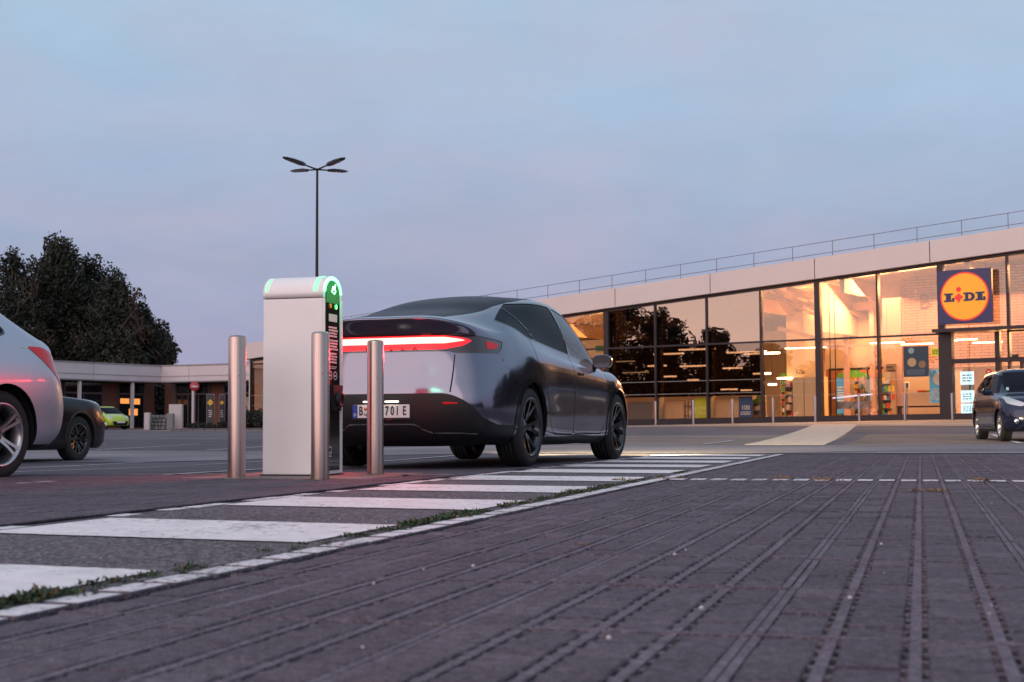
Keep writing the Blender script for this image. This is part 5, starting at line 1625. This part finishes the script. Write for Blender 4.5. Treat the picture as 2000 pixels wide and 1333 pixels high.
# bench, lockers, card reader, camera
b = empty('bench', Fp(15.6, -1.0, zg(15)+.12)); tag(b, 'long low black bench in the lobby window', 'bench')
az = math.atan2(FT.y, FT.x)
m = MB(); m.box((0, 0, .48), (2.3, .4, .07), rz=az); m.build('seat', frame_dk, b)
for q in (-1.1, 1.1):
    m = MB(); m.box((FT.x*q, FT.y*q, .23), (.07, .38, .46), rz=az); m.build('leg', frame_dk, b)
c = empty('checkout_counter', Fp(15.3, -2.2, zg(16)+.12)); tag(c, 'tan counter with crates of produce behind the bench', 'counter')
m = MB(); m.box((0, 0, .55), (1.9, .5, 1.1), rz=az); m.build('body', MATS['tan_wall'], c)
for q, cc in ((-.2, (.30, .05, .02)), (.2, (.12, .2, .03))):
    m = MB(); m.box((FT.x*q, FT.y*q, 1.16), (.35, .4, .13), rz=az, bev=.03); m.build('produce_crate', mat('produce_%.1f' % q, cc, .6, var=.5, vscale=14), c)
d = empty('card_reader', Fp(15.0, -.6, zg(15)+.12)); tag(d, 'card reader box on a thin pole behind the glass', 'card reader')
m = MB(); m.tube((0, 0, 0), (0, 0, 1.25), .03); m.build('pole', steel, d)
m = MB(); m.box((0, 0, 1.38), (.24, .12, .30), rz=az, bev=.02); m.build('reader', pr_w, d); m = MB(); m.box((0, -.07, 1.40), (.08, .02, .22), rz=az); m.build('slot', frame_dk, d)
c = empty('wall_heater', Fp(13.4, -2.9, 2.85)); tag(c, 'dark grey box fixed to the lobby pier', 'wall box'); m = MB(); m.box((0, 0, .15), (.42, .2, .32), rz=az, bev=.02); m.build('case', mat('taupe_box', (.16, .12, .10), .6), c); m = MB(); m.box((FN.x*.11, FN.y*.11, .15), (.3, .02, .03), rz=az); m.build('grille', frame_dk, c)
# wood cabinets in the window right of the dark film
for s0, s1, lb in ((9.45, 10.0, 'narrow pale wooden cabinet behind the glass'), (10.02, 11.0, 'wide pale wooden cabinet behind the glass')):
    c = empty('wooden_cabinet', Fp((s0+s1)/2, -1.2, zg(9)+.12)); tag(c, lb, 'cabinet')
    m = MB(); m.box((0, 0, .98), (s1-s0-.01, .4, 1.96), rz=az); m.build('carcass', mat('pale_wood_2', (.62, .45, .26), .5, var=.08, vscale=3, streak=(1, 1, .2)), c)
    m = MB(); m.box((FN.x*.205, FN.y*.205, 1.0), (s1-s0-.06, .02, 1.85), rz=az); m.build('door', MATS['pale_wood_2'], c)
# shelves of goods
def shelf_unit(s, n, w, h, label, seed, head=None):
    r = random.Random(seed)
    c = empty('shelf_unit', Fp(s, n, zg(s)+.12)); tag(c, label, 'shelf')
    m = MB()
    for q in (-w/2, w/2): m.box((FT.x*q, FT.y*q, h/2), (.04, .45, h), rz=az)
    m.box((-FN.x*.22, -FN.y*.22, h/2), (w, .02, h), rz=az); m.build('frame', mat('grey_shelf', (.35, .3, .26), .5), c)
    rows = int(h/.36)
    for i in range(rows):
        m = MB(); m.box((0, 0, .12+i*.36), (w-.05, .42, .025), rz=az); m.build('shelf_board', MATS['grey_shelf'], c)
    m = MB()
    for i in range(rows):
        q = -w/2+.05
        while q < w/2-.08:
            ww = r.uniform(.06, .2); hh2 = r.uniform(.12, .28); m.use(r.randrange(6)).box((FT.x*(q+ww/2)+FN.x*.05, FT.y*(q+ww/2)+FN.y*.05, .14+i*.36+hh2/2), (ww-.01, .28, hh2), rz=az); q += ww+.01
    g = m.build('goods', [mat('goods_red', (.5, .05, .03), .5), mat('goods_blue', (.03, .2, .45), .5), mat('goods_white', (.7, .65, .6), .5), mat('goods_green', (.1, .35, .05), .5), mat('goods_yellow', (.7, .5, .05), .5), mat('goods_orange', (.6, .2, .04), .5)], c); g['kind'] = 'stuff'
    if head:
        m = MB(); m.box((FN.x*.2, FN.y*.2, h+.16), (w, .05, .30), rz=az); m.build('header_sign', head, c)
hg = mat('header_green', (.10, .30, .03), .5, emit=(.1, .3, .03), estr=.4); ho = mat('header_orange', (.7, .22, .04), .5, emit=(.7, .2, .03), estr=.4)
shelf_unit(9.3, -7.3, 1.7, 2.2, 'goods shelf under a green header seen through the lobby opening', 1, hg)
shelf_unit(11.3, -7.3, 1.7, 2.2, 'goods shelf under an orange header seen through the lobby opening', 2, ho)
shelf_unit(13.2, -7.6, 1.7, 2.2, 'goods shelf deep in the store right of the orange header', 3)
shelf_unit(8.75, -2.4, .55, 1.85, 'blue and yellow goods shelf in the window beside the dark film', 4)
shelf_unit(9.3, -3.4, .6, 1.9, 'tall goods shelf behind the wooden cabinets', 5)
shelf_unit(13.3, -2.6, .6, 2.1, 'narrow rack of leaflets against the lobby pier', 6)
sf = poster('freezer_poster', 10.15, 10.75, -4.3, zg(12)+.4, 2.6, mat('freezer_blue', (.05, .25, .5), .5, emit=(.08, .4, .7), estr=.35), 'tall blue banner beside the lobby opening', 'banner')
marks(sf, pr_w, -.25, .25, .3, 1.3, 8)
shelf_unit(9.9, -5.9, .7, 1.9, 'goods shelf at the left side of the lobby opening', 11)
shelf_unit(9.0, -11.5, 5.2, 2.4, 'long wall shelf at the back of the store', 12, ho)
shelf_unit(6.0, -9.0, 1.8, 2.2, 'goods shelf behind the wooden cabinets under the lights', 13, hg)
shelf_unit(18.6, -2.9, 1.2, 1.9, 'goods shelf seen through the entrance door', 14)
shelf_unit(7.6, -1.3, .5, 1.2, 'narrow shelf of goods at the right end of the low window band', 15)
c = empty('shopping_trolley_bay', Fp(12.2, -1.2, zg(12)+.12)); tag(c, 'row of steel shopping trolleys with a blue handle bar behind the glass', 'trolleys')
for k in range(3):
    m = MB()
    for q in (-.25, .25): m.tube((FT.x*(k*.5-.6)+q*FN.x, FT.y*(k*.5-.6)+q*FN.y, .45), (FT.x*(k*.5-.1)+q*FN.x, FT.y*(k*.5-.1)+q*FN.y, .85), .015, n=6)
    m.box((FT.x*(k*.5-.4), FT.y*(k*.5-.4), .62), (.5, .45, .32), rz=az); m.build('trolley_basket', mat('trolley_wire', (.25, .25, .28), .4, .8), c)
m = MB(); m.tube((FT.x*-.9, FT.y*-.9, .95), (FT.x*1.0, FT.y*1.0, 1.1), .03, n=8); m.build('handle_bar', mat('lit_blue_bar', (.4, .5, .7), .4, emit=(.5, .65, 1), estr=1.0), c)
for s_, n_, z_, w_, h_, cc, lb in ((10.9, -4.4, 2.62, 1.4, .22, 'header_green', 'green hanging sign over the lobby opening'), (12.5, -4.4, 2.62, .9, .22, 'header_orange', 'orange hanging sign over the lobby opening')):
    e_ = poster('hanging_sign', s_-w_/2, s_+w_/2, n_, z_, z_+h_, MATS[cc], lb, 'sign')
poster('wall_picture', 11.55, 12.0, -4.6, 1.2, 2.5, MATS['goods_blue'], 'blue picture panel at the left of the lobby', 'poster')
# produce island lamps and hanging light fittings (lit)
tube_m = mat('lit_tube', (.9, .8, .6), .3, emit=(1.0, .74, .42), estr=5.5)
tube_dim = mat('lit_tube_soft', (.9, .8, .6), .3, emit=(1.0, .66, .36), estr=22.0)
LT = [(9.2, -3, 4.02, 2.0, 0), (9.9, -7.5, 3.9, 1.6, 0), (10.4, -5, 3.72, 1.4, 0), (13.6, -2.0, 4.05, 1.5, 0), (14.9, -2.2, 3.95, 1.4, 0), (12.3, -7, 4.0, 2.4, 0), (13.6, -8.5, 3.9, 2.0, 0), (13.4, -10, 3.6, 1.8, 0), (17.3, -1.6, 4.02, .9, 0), (18.2, -1.6, 3.86, 1.2, 0), (16.6, -1.6, 4.0, .6, 0),
      (2.0, -2.6, 3.98, 1.6, 1), (3.6, -2.6, 4.15, 1.9, 1), (.8, -3.5, 3.45, 1.0, 1), (2.6, -4, 3.4, 1.4, 1), (.6, -5, 2.95, .8, 1), (1.8, -5.4, 2.75, .6, 1), (4.6, -4.4, 3.25, 1.0, 1), (5.4, -6, 3.0, .9, 1), (6.0, -3.2, 3.95, 2.0, 1), (6.9, -3.0, 3.85, 1.8, 1), (6.5, -6.4, 2.75, .8, 1), (7.1, -7.5, 2.7, .7, 1), (2.5, -8, 2.3, .9, 1), (3.3, -8.4, 2.25, .6, 1), (5.0, -8, 2.5, .4, 1), (-1.2, -3, 3.7, 1.8, 0), (-1.4, -5, 3.2, 1.5, 0)]
ORD = ['topmost', 'second from the top', 'third from the top', 'fourth from the top', 'fifth from the top', 'sixth from the top', 'lowest']
PN = {0: 'the first dark pane', 1: 'the second dark pane', 2: 'the third dark pane', -1: 'the pane over the car bonnet', 3: 'the pane beside the dark ones', 4: 'the pane left of the dark poster', 5: 'the pane with the dark poster', 6: 'the entrance glass'}
grp = {}
for k, (s, n, z, w, dim) in enumerate(LT): grp.setdefault(int(math.floor(s/2.8)), []).append((-(z-.35)/(70-.595*s-.8*n), k))
rank = {k: i for g in grp.values() for i, (_, k) in enumerate(sorted(g))}
for k, (s, n, z, w, dim) in enumerate(LT):
    c = empty('ceiling_light', Fp(s, n, z)); tag(c, 'ceiling light behind %s, %s one' % (PN[int(math.floor(s/2.8))], ORD[rank[k]]), 'ceiling light', 'lit lights hanging inside the supermarket')
    m = MB(); m.box((0, 0, 0), (w, .16, .10 if dim else .06), rz=az+R(6)); m.build('tube', tube_dim if dim else tube_m, c)
    m = MB(); m.box((0, 0, .045), (w+.06, .2, .03), rz=az+R(6)); m.tube((0, 0, .05), (0, 0, max(.2, zf(s)-z)), .008, n=4); m.build('housing', frame_dk, c)
def area(s, n, z, sx, sy, e, colr=(1.0, .50, .19)):
    e *= 1.7
    a = bpy.data.lights.new('shop_ceiling_lamp', 'AREA'); a.shape = 'RECTANGLE'; a.size = sx; a.size_y = sy; a.energy = e; a.color = colr
    o = bpy.data.objects.new('shop_ceiling_lamp', a); col.objects.link(o); o.location = Fp(s, n, z); o.rotation_euler = (R(-24), 0, az)
for s in (-21, -14, -5):
    area(s, -5, 5.2, 5, 5, 260)
area(-1.4, -3, 5.5, 2.5, 3, 260)
area(4, -7, 5.6, 6, 4, 90)
area(9.8, -4, 6.2, 2.2, 4, 560)
area(12.6, -2.4, 6.4, 2.6, 3, 620)
area(13.5, -9, 5.5, 4, 4, 520)
area(15.6, -1.6, 6.6, 2.2, 1.8, 400)
area(18.6, -1.8, 6.6, 3, 2, 260)
area(20.4, -1.8, 3.9, 4, 2, 240)
area(25, -5, 6.5, 3, 4, 200)
# ------------------------------------------------------------------ low shops on the left
shops = empty('low_shop_building', (-24.2, 98, .36)); tag(shops, 'long low brick shop building with a broad white fascia, bending at its corner', 'building')
bC = Vector((-24.2, 98)); dR = Vector((.90, -.437)).normalized(); dL = Vector((-.514, -.857)).normalized()
nR = Vector((-dR.y, dR.x)); nR = nR if nR.y < 0 else -nR
nL = Vector((-dL.y, dL.x)); nL = nL if nL.x > 0 else -nL
SO2 = Matrix.Translation(-Vector(shops.location))
def wpart(d, n_, boxes, name, mt):
    m = MB()
    for (q0, q1, n0, n1, z0, z1) in boxes:
        def P(q, n, z):
            p = bC+d*q+n_*n; return (p.x, p.y, z)
        V = [P(q0, n0, z0), P(q1, n0, z0), P(q1, n1, z0), P(q0, n1, z0), P(q0, n0, z1), P(q1, n0, z1), P(q1, n1, z1), P(q0, n1, z1)]
        m.add(V, [(0,3,2,1),(4,5,6,7),(0,1,5,4),(1,2,6,5),(2,3,7,6),(3,0,4,7)])
    o = m.build(name, mt, shops); o.matrix_parent_inverse = SO2
    return o
f_white = mat('white_fascia_board', (.60, .53, .54), .6, var=.08, vscale=.5)
f_seam = mat('fascia_seam', (.28, .24, .26), .7)
brown = mat('brown_brick_wall', (.17, .065, .045), .8, var=.2, vscale=8)
wdark = mat('dark_shop_window', (.010, .010, .014), .08, coat=.5)
for d, n_, segs in ((dR, nR, (0, 2.4, 6.3, 11, 16, 21, 26)), (dL, nL, (0, 6.1, 12, 18, 24, 30))):
    for a, b in zip(segs[:-1], segs[1:]):
        wpart(d, n_, [(a+(.015 if a else 0), b-.015, -.5, 0, 3.55, 4.72)], 'fascia_panel', f_white)
    wpart(d, n_, [(0, segs[-1], .0, .03, 3.95, 3.975), (0, segs[-1], .0, .045, 4.66, 4.74), (0, segs[-1], 0, .03, 3.54, 3.62)], 'fascia_seam', f_seam)
    wpart(d, n_, [(0, segs[-1], -14, -.5, 4.3, 4.5)], 'roof', mat('flat_roof_grey', (.2, .19, .2), .8))
    wpart(d, n_, [(-1, segs[-1], -14, -1.6, .2, 3.55)], 'rear_wall', brown)
    wpart(d, n_, [(0, segs[-1], -1.55, -.02, 3.50, 3.56)], 'soffit', mat('soffit_dark', (.06, .05, .05), .8))
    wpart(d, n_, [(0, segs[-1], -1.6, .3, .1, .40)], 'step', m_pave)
for q in (2.5, 7.1, 12, 17, 22):
    wpart(dL, nL, [(q-.09, q+.09, -.25, -.07, .35, 3.55)], 'column', f_white)
for q in (2.68, 7.49, 12.3, 17, 22):
    wpart(dR, nR, [(q-.09, q+.09, -.25, -.07, .35, 3.55)], 'column', f_white)
for d, n_, bays in ((dL, nL, ((.1, 2.4), (3.9, 7.1), (9.3, 13), (14, 18))), (dR, nR, ((.1, 1.1), (1.15, 2.9), (4.2, 7.3), (9.5, 13), (14, 20)))):
    for a, b in bays:
        g = wpart(d, n_, [(a, b, -1.6, -1.55, .5, 2.72), (a, b, -1.6, -1.55, 2.80, 3.48)], 'shop_window', wdark)
        wpart(d, n_, [(a-.05, b+.05, -1.6, -1.50, 2.70, 2.82), (a-.06, a+.02, -1.6, -1.50, .4, 3.5), (b-.02, b+.06, -1.6, -1.50, .4, 3.5), ((a+b)/2-.03, (a+b)/2+.03, -1.6, -1.5, .4, 2.7)], 'window_frame', mat('taupe_frame', (.10, .08, .08), .5))
lit_o = mat('orange_lit_display', (.6, .3, .1), .4, emit=(1, .34, .08), estr=1.0)
for q, z0_, z1_ in ((.9, 2.05, 2.45), (1.9, 2.1, 2.45), (1.1, 1.3, 1.75)):
    wpart(dL, nL, [(q-.45, q+.35, -1.545, -1.53, z0_, z1_)], 'lit_display', lit_o)
wpart(dR, nR, [(5.2, 6.4, -1.54, -1.52, .7, 2.5)], 'window_poster', mat('pale_window_print', (.35, .32, .25), .6))
wpart(dR, nR, [(7.9, 8.6, -1.54, -1.52, 1.9, 2.6)], 'window_poster', mat('pale_window_print'))
wpart(dR, nR, [(-.2, .1, -1.7, -1.45, .35, 3.55)], 'corner_post', mat('taupe_frame'))
# shop in front of the left building: signs, cabinets, shrubs
def pxat(px, d): return (px-1000)/2778*d
def gz(x, y): return Z(x, y)
x, y = pxat(380, 80), 80
t = empty('no_entry_sign', (x, y, gz(x, y))); tag(t, 'round red no-entry sign on a grey pole in front of the low shops', 'road sign')
m = MB(); m.tube((0, 0, 0), (0, 0, 2.55), .045, n=10); m.build('pole', mat('grey_pole', (.13, .13, .17), .5, .5), t)
m = MB(); m.lathe([(0, 0), (.27, 0), (.27, .02), (0, .02)], Matrix.Translation((0, -.05, 2.45)) @ Matrix.Rotation(R(90), 4, 'X'), 28); m.build('sign_disc', mat('no_entry_red', (.38, .04, .05), .5), t)
m = MB(); m.box((0, -.075, 2.45), (.36, .006, .09)); m.build('white_bar', mat('dull_white', (.5, .45, .47), .5), t)
for px, lab in ((411, 'left one of two dark direction totems with a yellow diamond'), (425, 'right one of two dark direction totems with a yellow diamond')):
    x, y = pxat(px, 78), 78+(0 if px < 415 else 1.2)
    t = empty('direction_totem', (x, y, gz(x, y)), R(-6)); tag(t, lab, 'sign', 'direction totems in front of the low shops')
    w = .19 if px < 415 else .13
    m = MB(); m.box((0, 0, .98), (w*2, .08, 1.9), bev=.01); m.build('panel', mat('anthracite_panel', (.025, .025, .032), .4), t)
    m = MB()
    for q in (-w-.02, w+.02): m.tube((q, 0, 0), (q, 0, 1.98), .02, n=8)
    m.tube((-w-.02, 0, 1.97), (w+.02, 0, 1.97), .02, n=8); m.build('frame', mat('grey_tube', (.22, .2, .22), .4, .6), t)
    m = MB(); k = w*.92; m.prism([(-k, 0), (0, -k), (k, 0), (0, k)], 0, .01, Matrix.Translation((0, -.045, 1.52)) @ Matrix.Rotation(R(90), 4, 'X')); m.build('yellow_diamond', mat('diamond_yellow', (.75, .42, .02), .5), t)
    m = MB(); m.box((0, -.058, 1.52), (k*.9, .004, k*.3)); m.build('diamond_mark', mat('diamond_mark', (.35, .2, .02), .5), t)
    m = MB()
    rr_ = random.Random(px)
    for i in range(4): m.box((rr_.uniform(-.02, .02), -.045, 1.08-i*.11), (w*rr_.uniform(.8, 1.3), .004, .045))
    m.build('white_print', mat('dull_white'), t)
for px0, px1, ytop, lab, mt_ in ((283, 294, 1.0, 'small white utility cabinet left of the stone wall', 'u'), (327, 340, .95, 'grey meter box between the stone wall and tall cabinet', 'g'), (331, 357, 1.48, 'tall white utility cabinet in front of the low shops', 'u')):
    d = 83 if px0 != 327 else 82.2
    x = pxat((px0+px1)/2, d); w = (px1-px0)/2778*d
    t = empty('utility_cabinet', (x, d, gz(x, d))); tag(t, lab, 'utility cabinet', 'cabinets by the stone wall')
    um = mat('utility_white', (.52, .47, .46), .6) if mt_ == 'u' else mat('meter_grey', (.20, .19, .21), .6)
    m = MB(); m.box((0, 0, ytop/2), (w, .35, ytop), bev=.02); m.build('case', um, t)
    m = MB(); m.box((0, -.182, ytop*.55), (w*.84, .012, ytop*.8), bev=.004); m.box((w*.3, -.195, ytop*.5), (.03, .02, .1)); m.build('door', um, t)
x = pxat(311, 83.4)
t = empty('stone_wall', (x, 83.4, gz(x, 83.4))); tag(t, 'short grey rubble stone wall between the utility cabinets', 'wall')
rs = random.Random(9)
for i in range(4):
    q = -.45
    while q < .42:
        w = rs.uniform(.14, .28); m = MB(); m.box((q+w/2, rs.uniform(-.02, .02), .11+i*.22), (w-.02, .3, .20), bev=.03); m.build('stone', mat('stone_%d' % rs.randrange(3), (rs.uniform(.12, .2),)*3, .8), t); q += w
m = MB(); m.box((0, .02, .43), (.9, .24, .86)); m.build('mortar', m_joint, t)

# ------------------------------------------------------------------ foliage
leaf_a = mat('dark_leaf', (.018, .023, .014), .8)
leaf_b = mat('olive_leaf', (.040, .034, .018), .8)
leaf_c = mat('brown_leaf', (.070, .040, .024), .8)
bark = mat('grey_bark', (.15, .11, .10), .9, var=.3, vscale=5)
def leaves(rg, lumps, n, size, mixf=(.72, .2, .08), thresh=.33, nsc=.55, droop=0.0):
    """leaf-sized faces through the volume of lumpy ellipsoids, thinned by noise so that sky shows"""
    from mathutils import noise
    vol = np.array([a*b*c for (_, _, _, a, b, c) in lumps])**.75; vol /= vol.sum()
    idx = rg.choice(len(lumps), n, p=vol)
    L = np.array(lumps)[idx]
    d = rg.normal(size=(n, 3)); d /= np.linalg.norm(d, axis=1, keepdims=True)
    r = rg.random(n)**.45
    r = r*(1+.16*np.sin(d[:, 0]*9+L[:, 0])*np.sin(d[:, 2]*8+L[:, 1]))
    C = L[:, :3]+d*L[:, 3:]*r[:, None]
    keep = np.array([noise.noise(Vector(c)*nsc)*.5+.5 > thresh or rg.random() < .12 for c in C])
    C = C[keep]; n = len(C)
    a = rg.normal(size=(n, 3)); a /= np.linalg.norm(a, axis=1, keepdims=True)
    b = np.cross(a, rg.normal(size=(n, 3))); b /= np.linalg.norm(b, axis=1, keepdims=True)
    s = size*rg.uniform(.5, 1.3, n)[:, None]
    V = np.stack([C-a*s, C+b*s*.55, C+a*s, C-b*s*.55], 1).reshape(-1, 3)
    F = np.arange(4*n).reshape(-1, 4)
    # tone by clump
    t = np.array([noise.noise(Vector(c)*.35+Vector((5, 3, 1)))*.5+.5 for c in C])+rg.normal(0, .06, n)
    mi = np.where(t < np.quantile(t, mixf[0]), 0, np.where(t < np.quantile(t, mixf[0]+mixf[1]), 1, 2)).astype(int)
    return V, F, mi
def mesh_np(name, V, F, mi, mats, parent=None, loc=None):
    me = bpy.data.meshes.new(name)
    me.vertices.add(len(V)); me.vertices.foreach_set('co', V.ravel())
    me.loops.add(F.size); me.loops.foreach_set('vertex_index', F.ravel())
    me.polygons.add(len(F)); me.polygons.foreach_set('loop_start', np.arange(0, F.size, F.shape[1]))
    for q in mats: me.materials.append(q)
    me.polygons.foreach_set('material_index', mi)
    me.update(calc_edges=True); me.validate()
    return link_mesh(name, me, parent, loc)
def tree(x, y, h, w, label, group, n=7000, size=.34, seed=0, low=.04, d_br=0):
    rg = np.random.default_rng(seed)
    z = Z(x, y)
    root = empty('tree', (x, y, z)); tag(root, label, 'tree', group)
    m = MB()
    pts = [Vector((0, 0, -.2)), Vector((.1, 0, h*.25)), Vector((-.15, .1, h*.55)), Vector((.1, 0, h*.9))]
    m.path(pts, .3, 10, [w*.07, w*.05, w*.032, w*.006])
    m.build('trunk', bark, root)
    m = MB(); lumps = []
    k = 22
    for i in range(k):
        t = (i+.5)/k
        hz = h*(low+(1-low)*t)
        rad = w*.5*(1.0 if t < .35 else (1-((t-.35)/.65)**2)**.5)*rg.uniform(.80, 1.08)
        a = rg.uniform(0, 6.28)+i*2.4
        c = Vector((math.cos(a)*rad*.52, math.sin(a)*rad*.52, hz*.985-(.06*h if t > .9 else 0)))
        lumps.append((c.x, c.y, c.z, max(.7, rad*.60), max(.7, rad*.60), h*.10*rg.uniform(.8, 1.25)))
        e = c+Vector((math.cos(a)*rad*.3, math.sin(a)*rad*.3, h*.05))
        s = Vector((0, 0, hz*.62))
        m.path([s, s.lerp(c, .5)+Vector((0, 0, -.3)), c, e], .1, 6, [w*.022, w*.014, w*.008, .02])
    lumps.append((0, 0, h*(low+.30), w*.40, w*.40, h*.30)); lumps.append((0, 0, h*.70, w*.27, w*.27, h*.20)); lumps.append((0, 0, h*.93, w*.13, w*.13, h*.075))
    m.build('limbs', bark, root)
    if d_br:
        for k_ in range(d_br):
            m = MB()
            a = rg.uniform(-2.6, -.5); z0_ = h*rg.uniform(.25, .75); rad = w*.5*(1-(max(0, z0_/h-.35)/.65)**2)**.5
            p0 = Vector((math.cos(a)*rad*.45, math.sin(a)*rad*.45, z0_)); p1 = Vector((math.cos(a+.2)*rad*.85, math.sin(a+.2)*rad*.98, z0_+h*.07)); p2 = p1+Vector((rg.uniform(-1, 1), -.5, h*.08))
            m.path([p0, p1, p2], .1, 5, [.07, .045, .02])
            m.build('limb', mat('brown_limb', (.075, .05, .045), .9), root)
    V, F, mi = leaves(rg, lumps, n, size, thresh=.31)
    o = mesh_np('crown', V, F, mi, [leaf_a, leaf_b, leaf_c], root)
    return root
GT = 'dark evergreen trees behind the low shops'
for i, (px, ty, wpx, d, lab, nn) in enumerate(((-45, 478, 190, 118, 'dark evergreen cut by the left edge of the photo, above the silver car', 14000), (18, 484, 150, 112, 'dark evergreen second from the left edge, with a rounded top', 20000), (108, 458, 200, 116, 'tallest dark evergreen in the middle of the group behind the low shops', 42000),
        (178, 496, 180, 120, 'broad dark evergreen just right of the tallest one', 30000), (226, 538, 165, 114, 'mid height evergreen on the sloping right side of the group', 24000), (272, 592, 140, 118, 'low rounded evergreen near the right end of the group', 18000), (316, 650, 84, 116, 'smallest evergreen at the right end of the group over the shop corner', 10000))):
    x = pxat(px, d); h = (838+.005*(1000-px)-ty)/2778*d+.35-Z(x, d)
    tree(x, d, h, wpx/2778*d, lab, GT, nn, .17, 20+i, d_br=7)
# unseen trees added on the right so the car doors mirror dark foliage
for i, (x, y, h, w, lab) in enumerate(((27, 33, 9, 8, 'bushy unseen evergreen added right of the car park to darken the reflections in the car doors'), (34, 40, 11, 9, 'taller unseen evergreen added right of the car park'), (22.5, 24, 7.5, 6.5, 'smaller unseen evergreen added right of the car park'), (18.6, 32, 7.0, 5.5, 'narrow unseen evergreen added just right of the photo edge'), (21.5, 37, 8.5, 7, 'dense unseen evergreen added between the right hand trees'), (31, 27, 9, 9, 'broad unseen evergreen added far right of the car park'))):
    tree(x, y, h, w, lab, 'unseen trees added right of the car park for dark reflections', 5000, .35, 80+i)
GM = 'trees beside the car park mirrored in the shop glass'  # trees beyond the left edge, mirrored in the shop glass
for i, (x, y, h, w, lab) in enumerate(((-73.5, 47.5, 15, 10, 'big evergreen left of the car park, mirrored in the pane beside the grey car'), (-70, 41.5, 16.5, 10, 'tallest evergreen left of the car park, mirrored in the first dark pane'), (-66.5, 37, 13.0, 8, 'evergreen mirrored in the second dark pane'), (-63, 32.5, 10.5, 8, 'evergreen mirrored low in the third dark pane'), (-59.5, 28, 9, 8.5, 'low evergreen left of the car park'), (-56.5, 23, 8.2, 8.5, 'lowest evergreen left of the car park'), (-60, 12, 9.5, 9, 'round evergreen at the far left side of the car park'))):
    tree(x, y, h, w, lab, GM, 16000, .22, 60+i)
# wood behind the camera closing the car park
rg = np.random.default_rng(99)
lumps = []
for k in range(46):
    a = R(150)+R(240)*k/46.0
    a = R(-175)+R(170)*k/45
    d = 62+rg.uniform(-6, 6)
    hgt = rg.uniform(3.5, 6.5)
    lumps.append((math.cos(a)*d, math.sin(a)*d, hgt*.55, 5.5, 4.5, hgt*.6))
V, F, mi = leaves(rg, lumps, 26000, .75, thresh=.2)
tag(mesh_np('woodland', V, F, mi, [leaf_a, leaf_b, leaf_c]), kind='stuff')
# shrubs
def shrub(x, y, w, h, dpt, label, n, seed, size=.07):
    rg = np.random.default_rng(seed)
    t = empty('shrub', (x, y, Z(x, y))); tag(t, label, 'shrub', 'shrubs at the kerb before the low shops')
    lumps = [(rg.uniform(-w/2, w/2)*.8, rg.uniform(-dpt/2, dpt/2), h*.45, w*.28, dpt*.5, h*.45*rg.uniform(.7, 1.15)) for _ in range(7)]
    V, F, mi = leaves(rg, lumps, n, size, (.8, .17, .03), .2, 2.0)
    mesh_np('foliage', V, F, mi, [leaf_a, leaf_b, leaf_c], t)
    m = MB()
    for k in range(4): m.tube((rg.uniform(-.1, .1), 0, 0), (rg.uniform(-w/3, w/3), 0, h*.7), .02, .008, 6)
    m.build('stems', bark, t)
x = pxat(492, 76); shrub(x, 76, 1.35, 1.3, .9, 'dark rounded shrub between the left bollard and the charging post', 3500, 1)
x = pxat(403, 77); shrub(x, 76.5, 1.7, .45, .8, 'low dark shrub at the foot of the direction totems', 2200, 2)
x = pxat(455, 79); shrub(x, 79, 1.5, .5, .8, 'low dark shrub half hidden by the left bollard', 2000, 3)
x = pxat(530, 75); shrub(x, 75, 1.7, 1.1, .9, 'dark shrub hidden mostly by the charging post', 2500, 4)
# kerb in front of them
m = MB()
for k in range(26):
    x0 = pxat(340, 74)+k*.62
    y0 = 74.5-k*.10
    m.box((x0, y0, Z(x0, y0)+.05), (.60, .15, .16), rz=-.16, bev=.01)
tag(m.build('kerb', mat('kerb_stone', (.12, .10, .12), .8)), kind='structure')
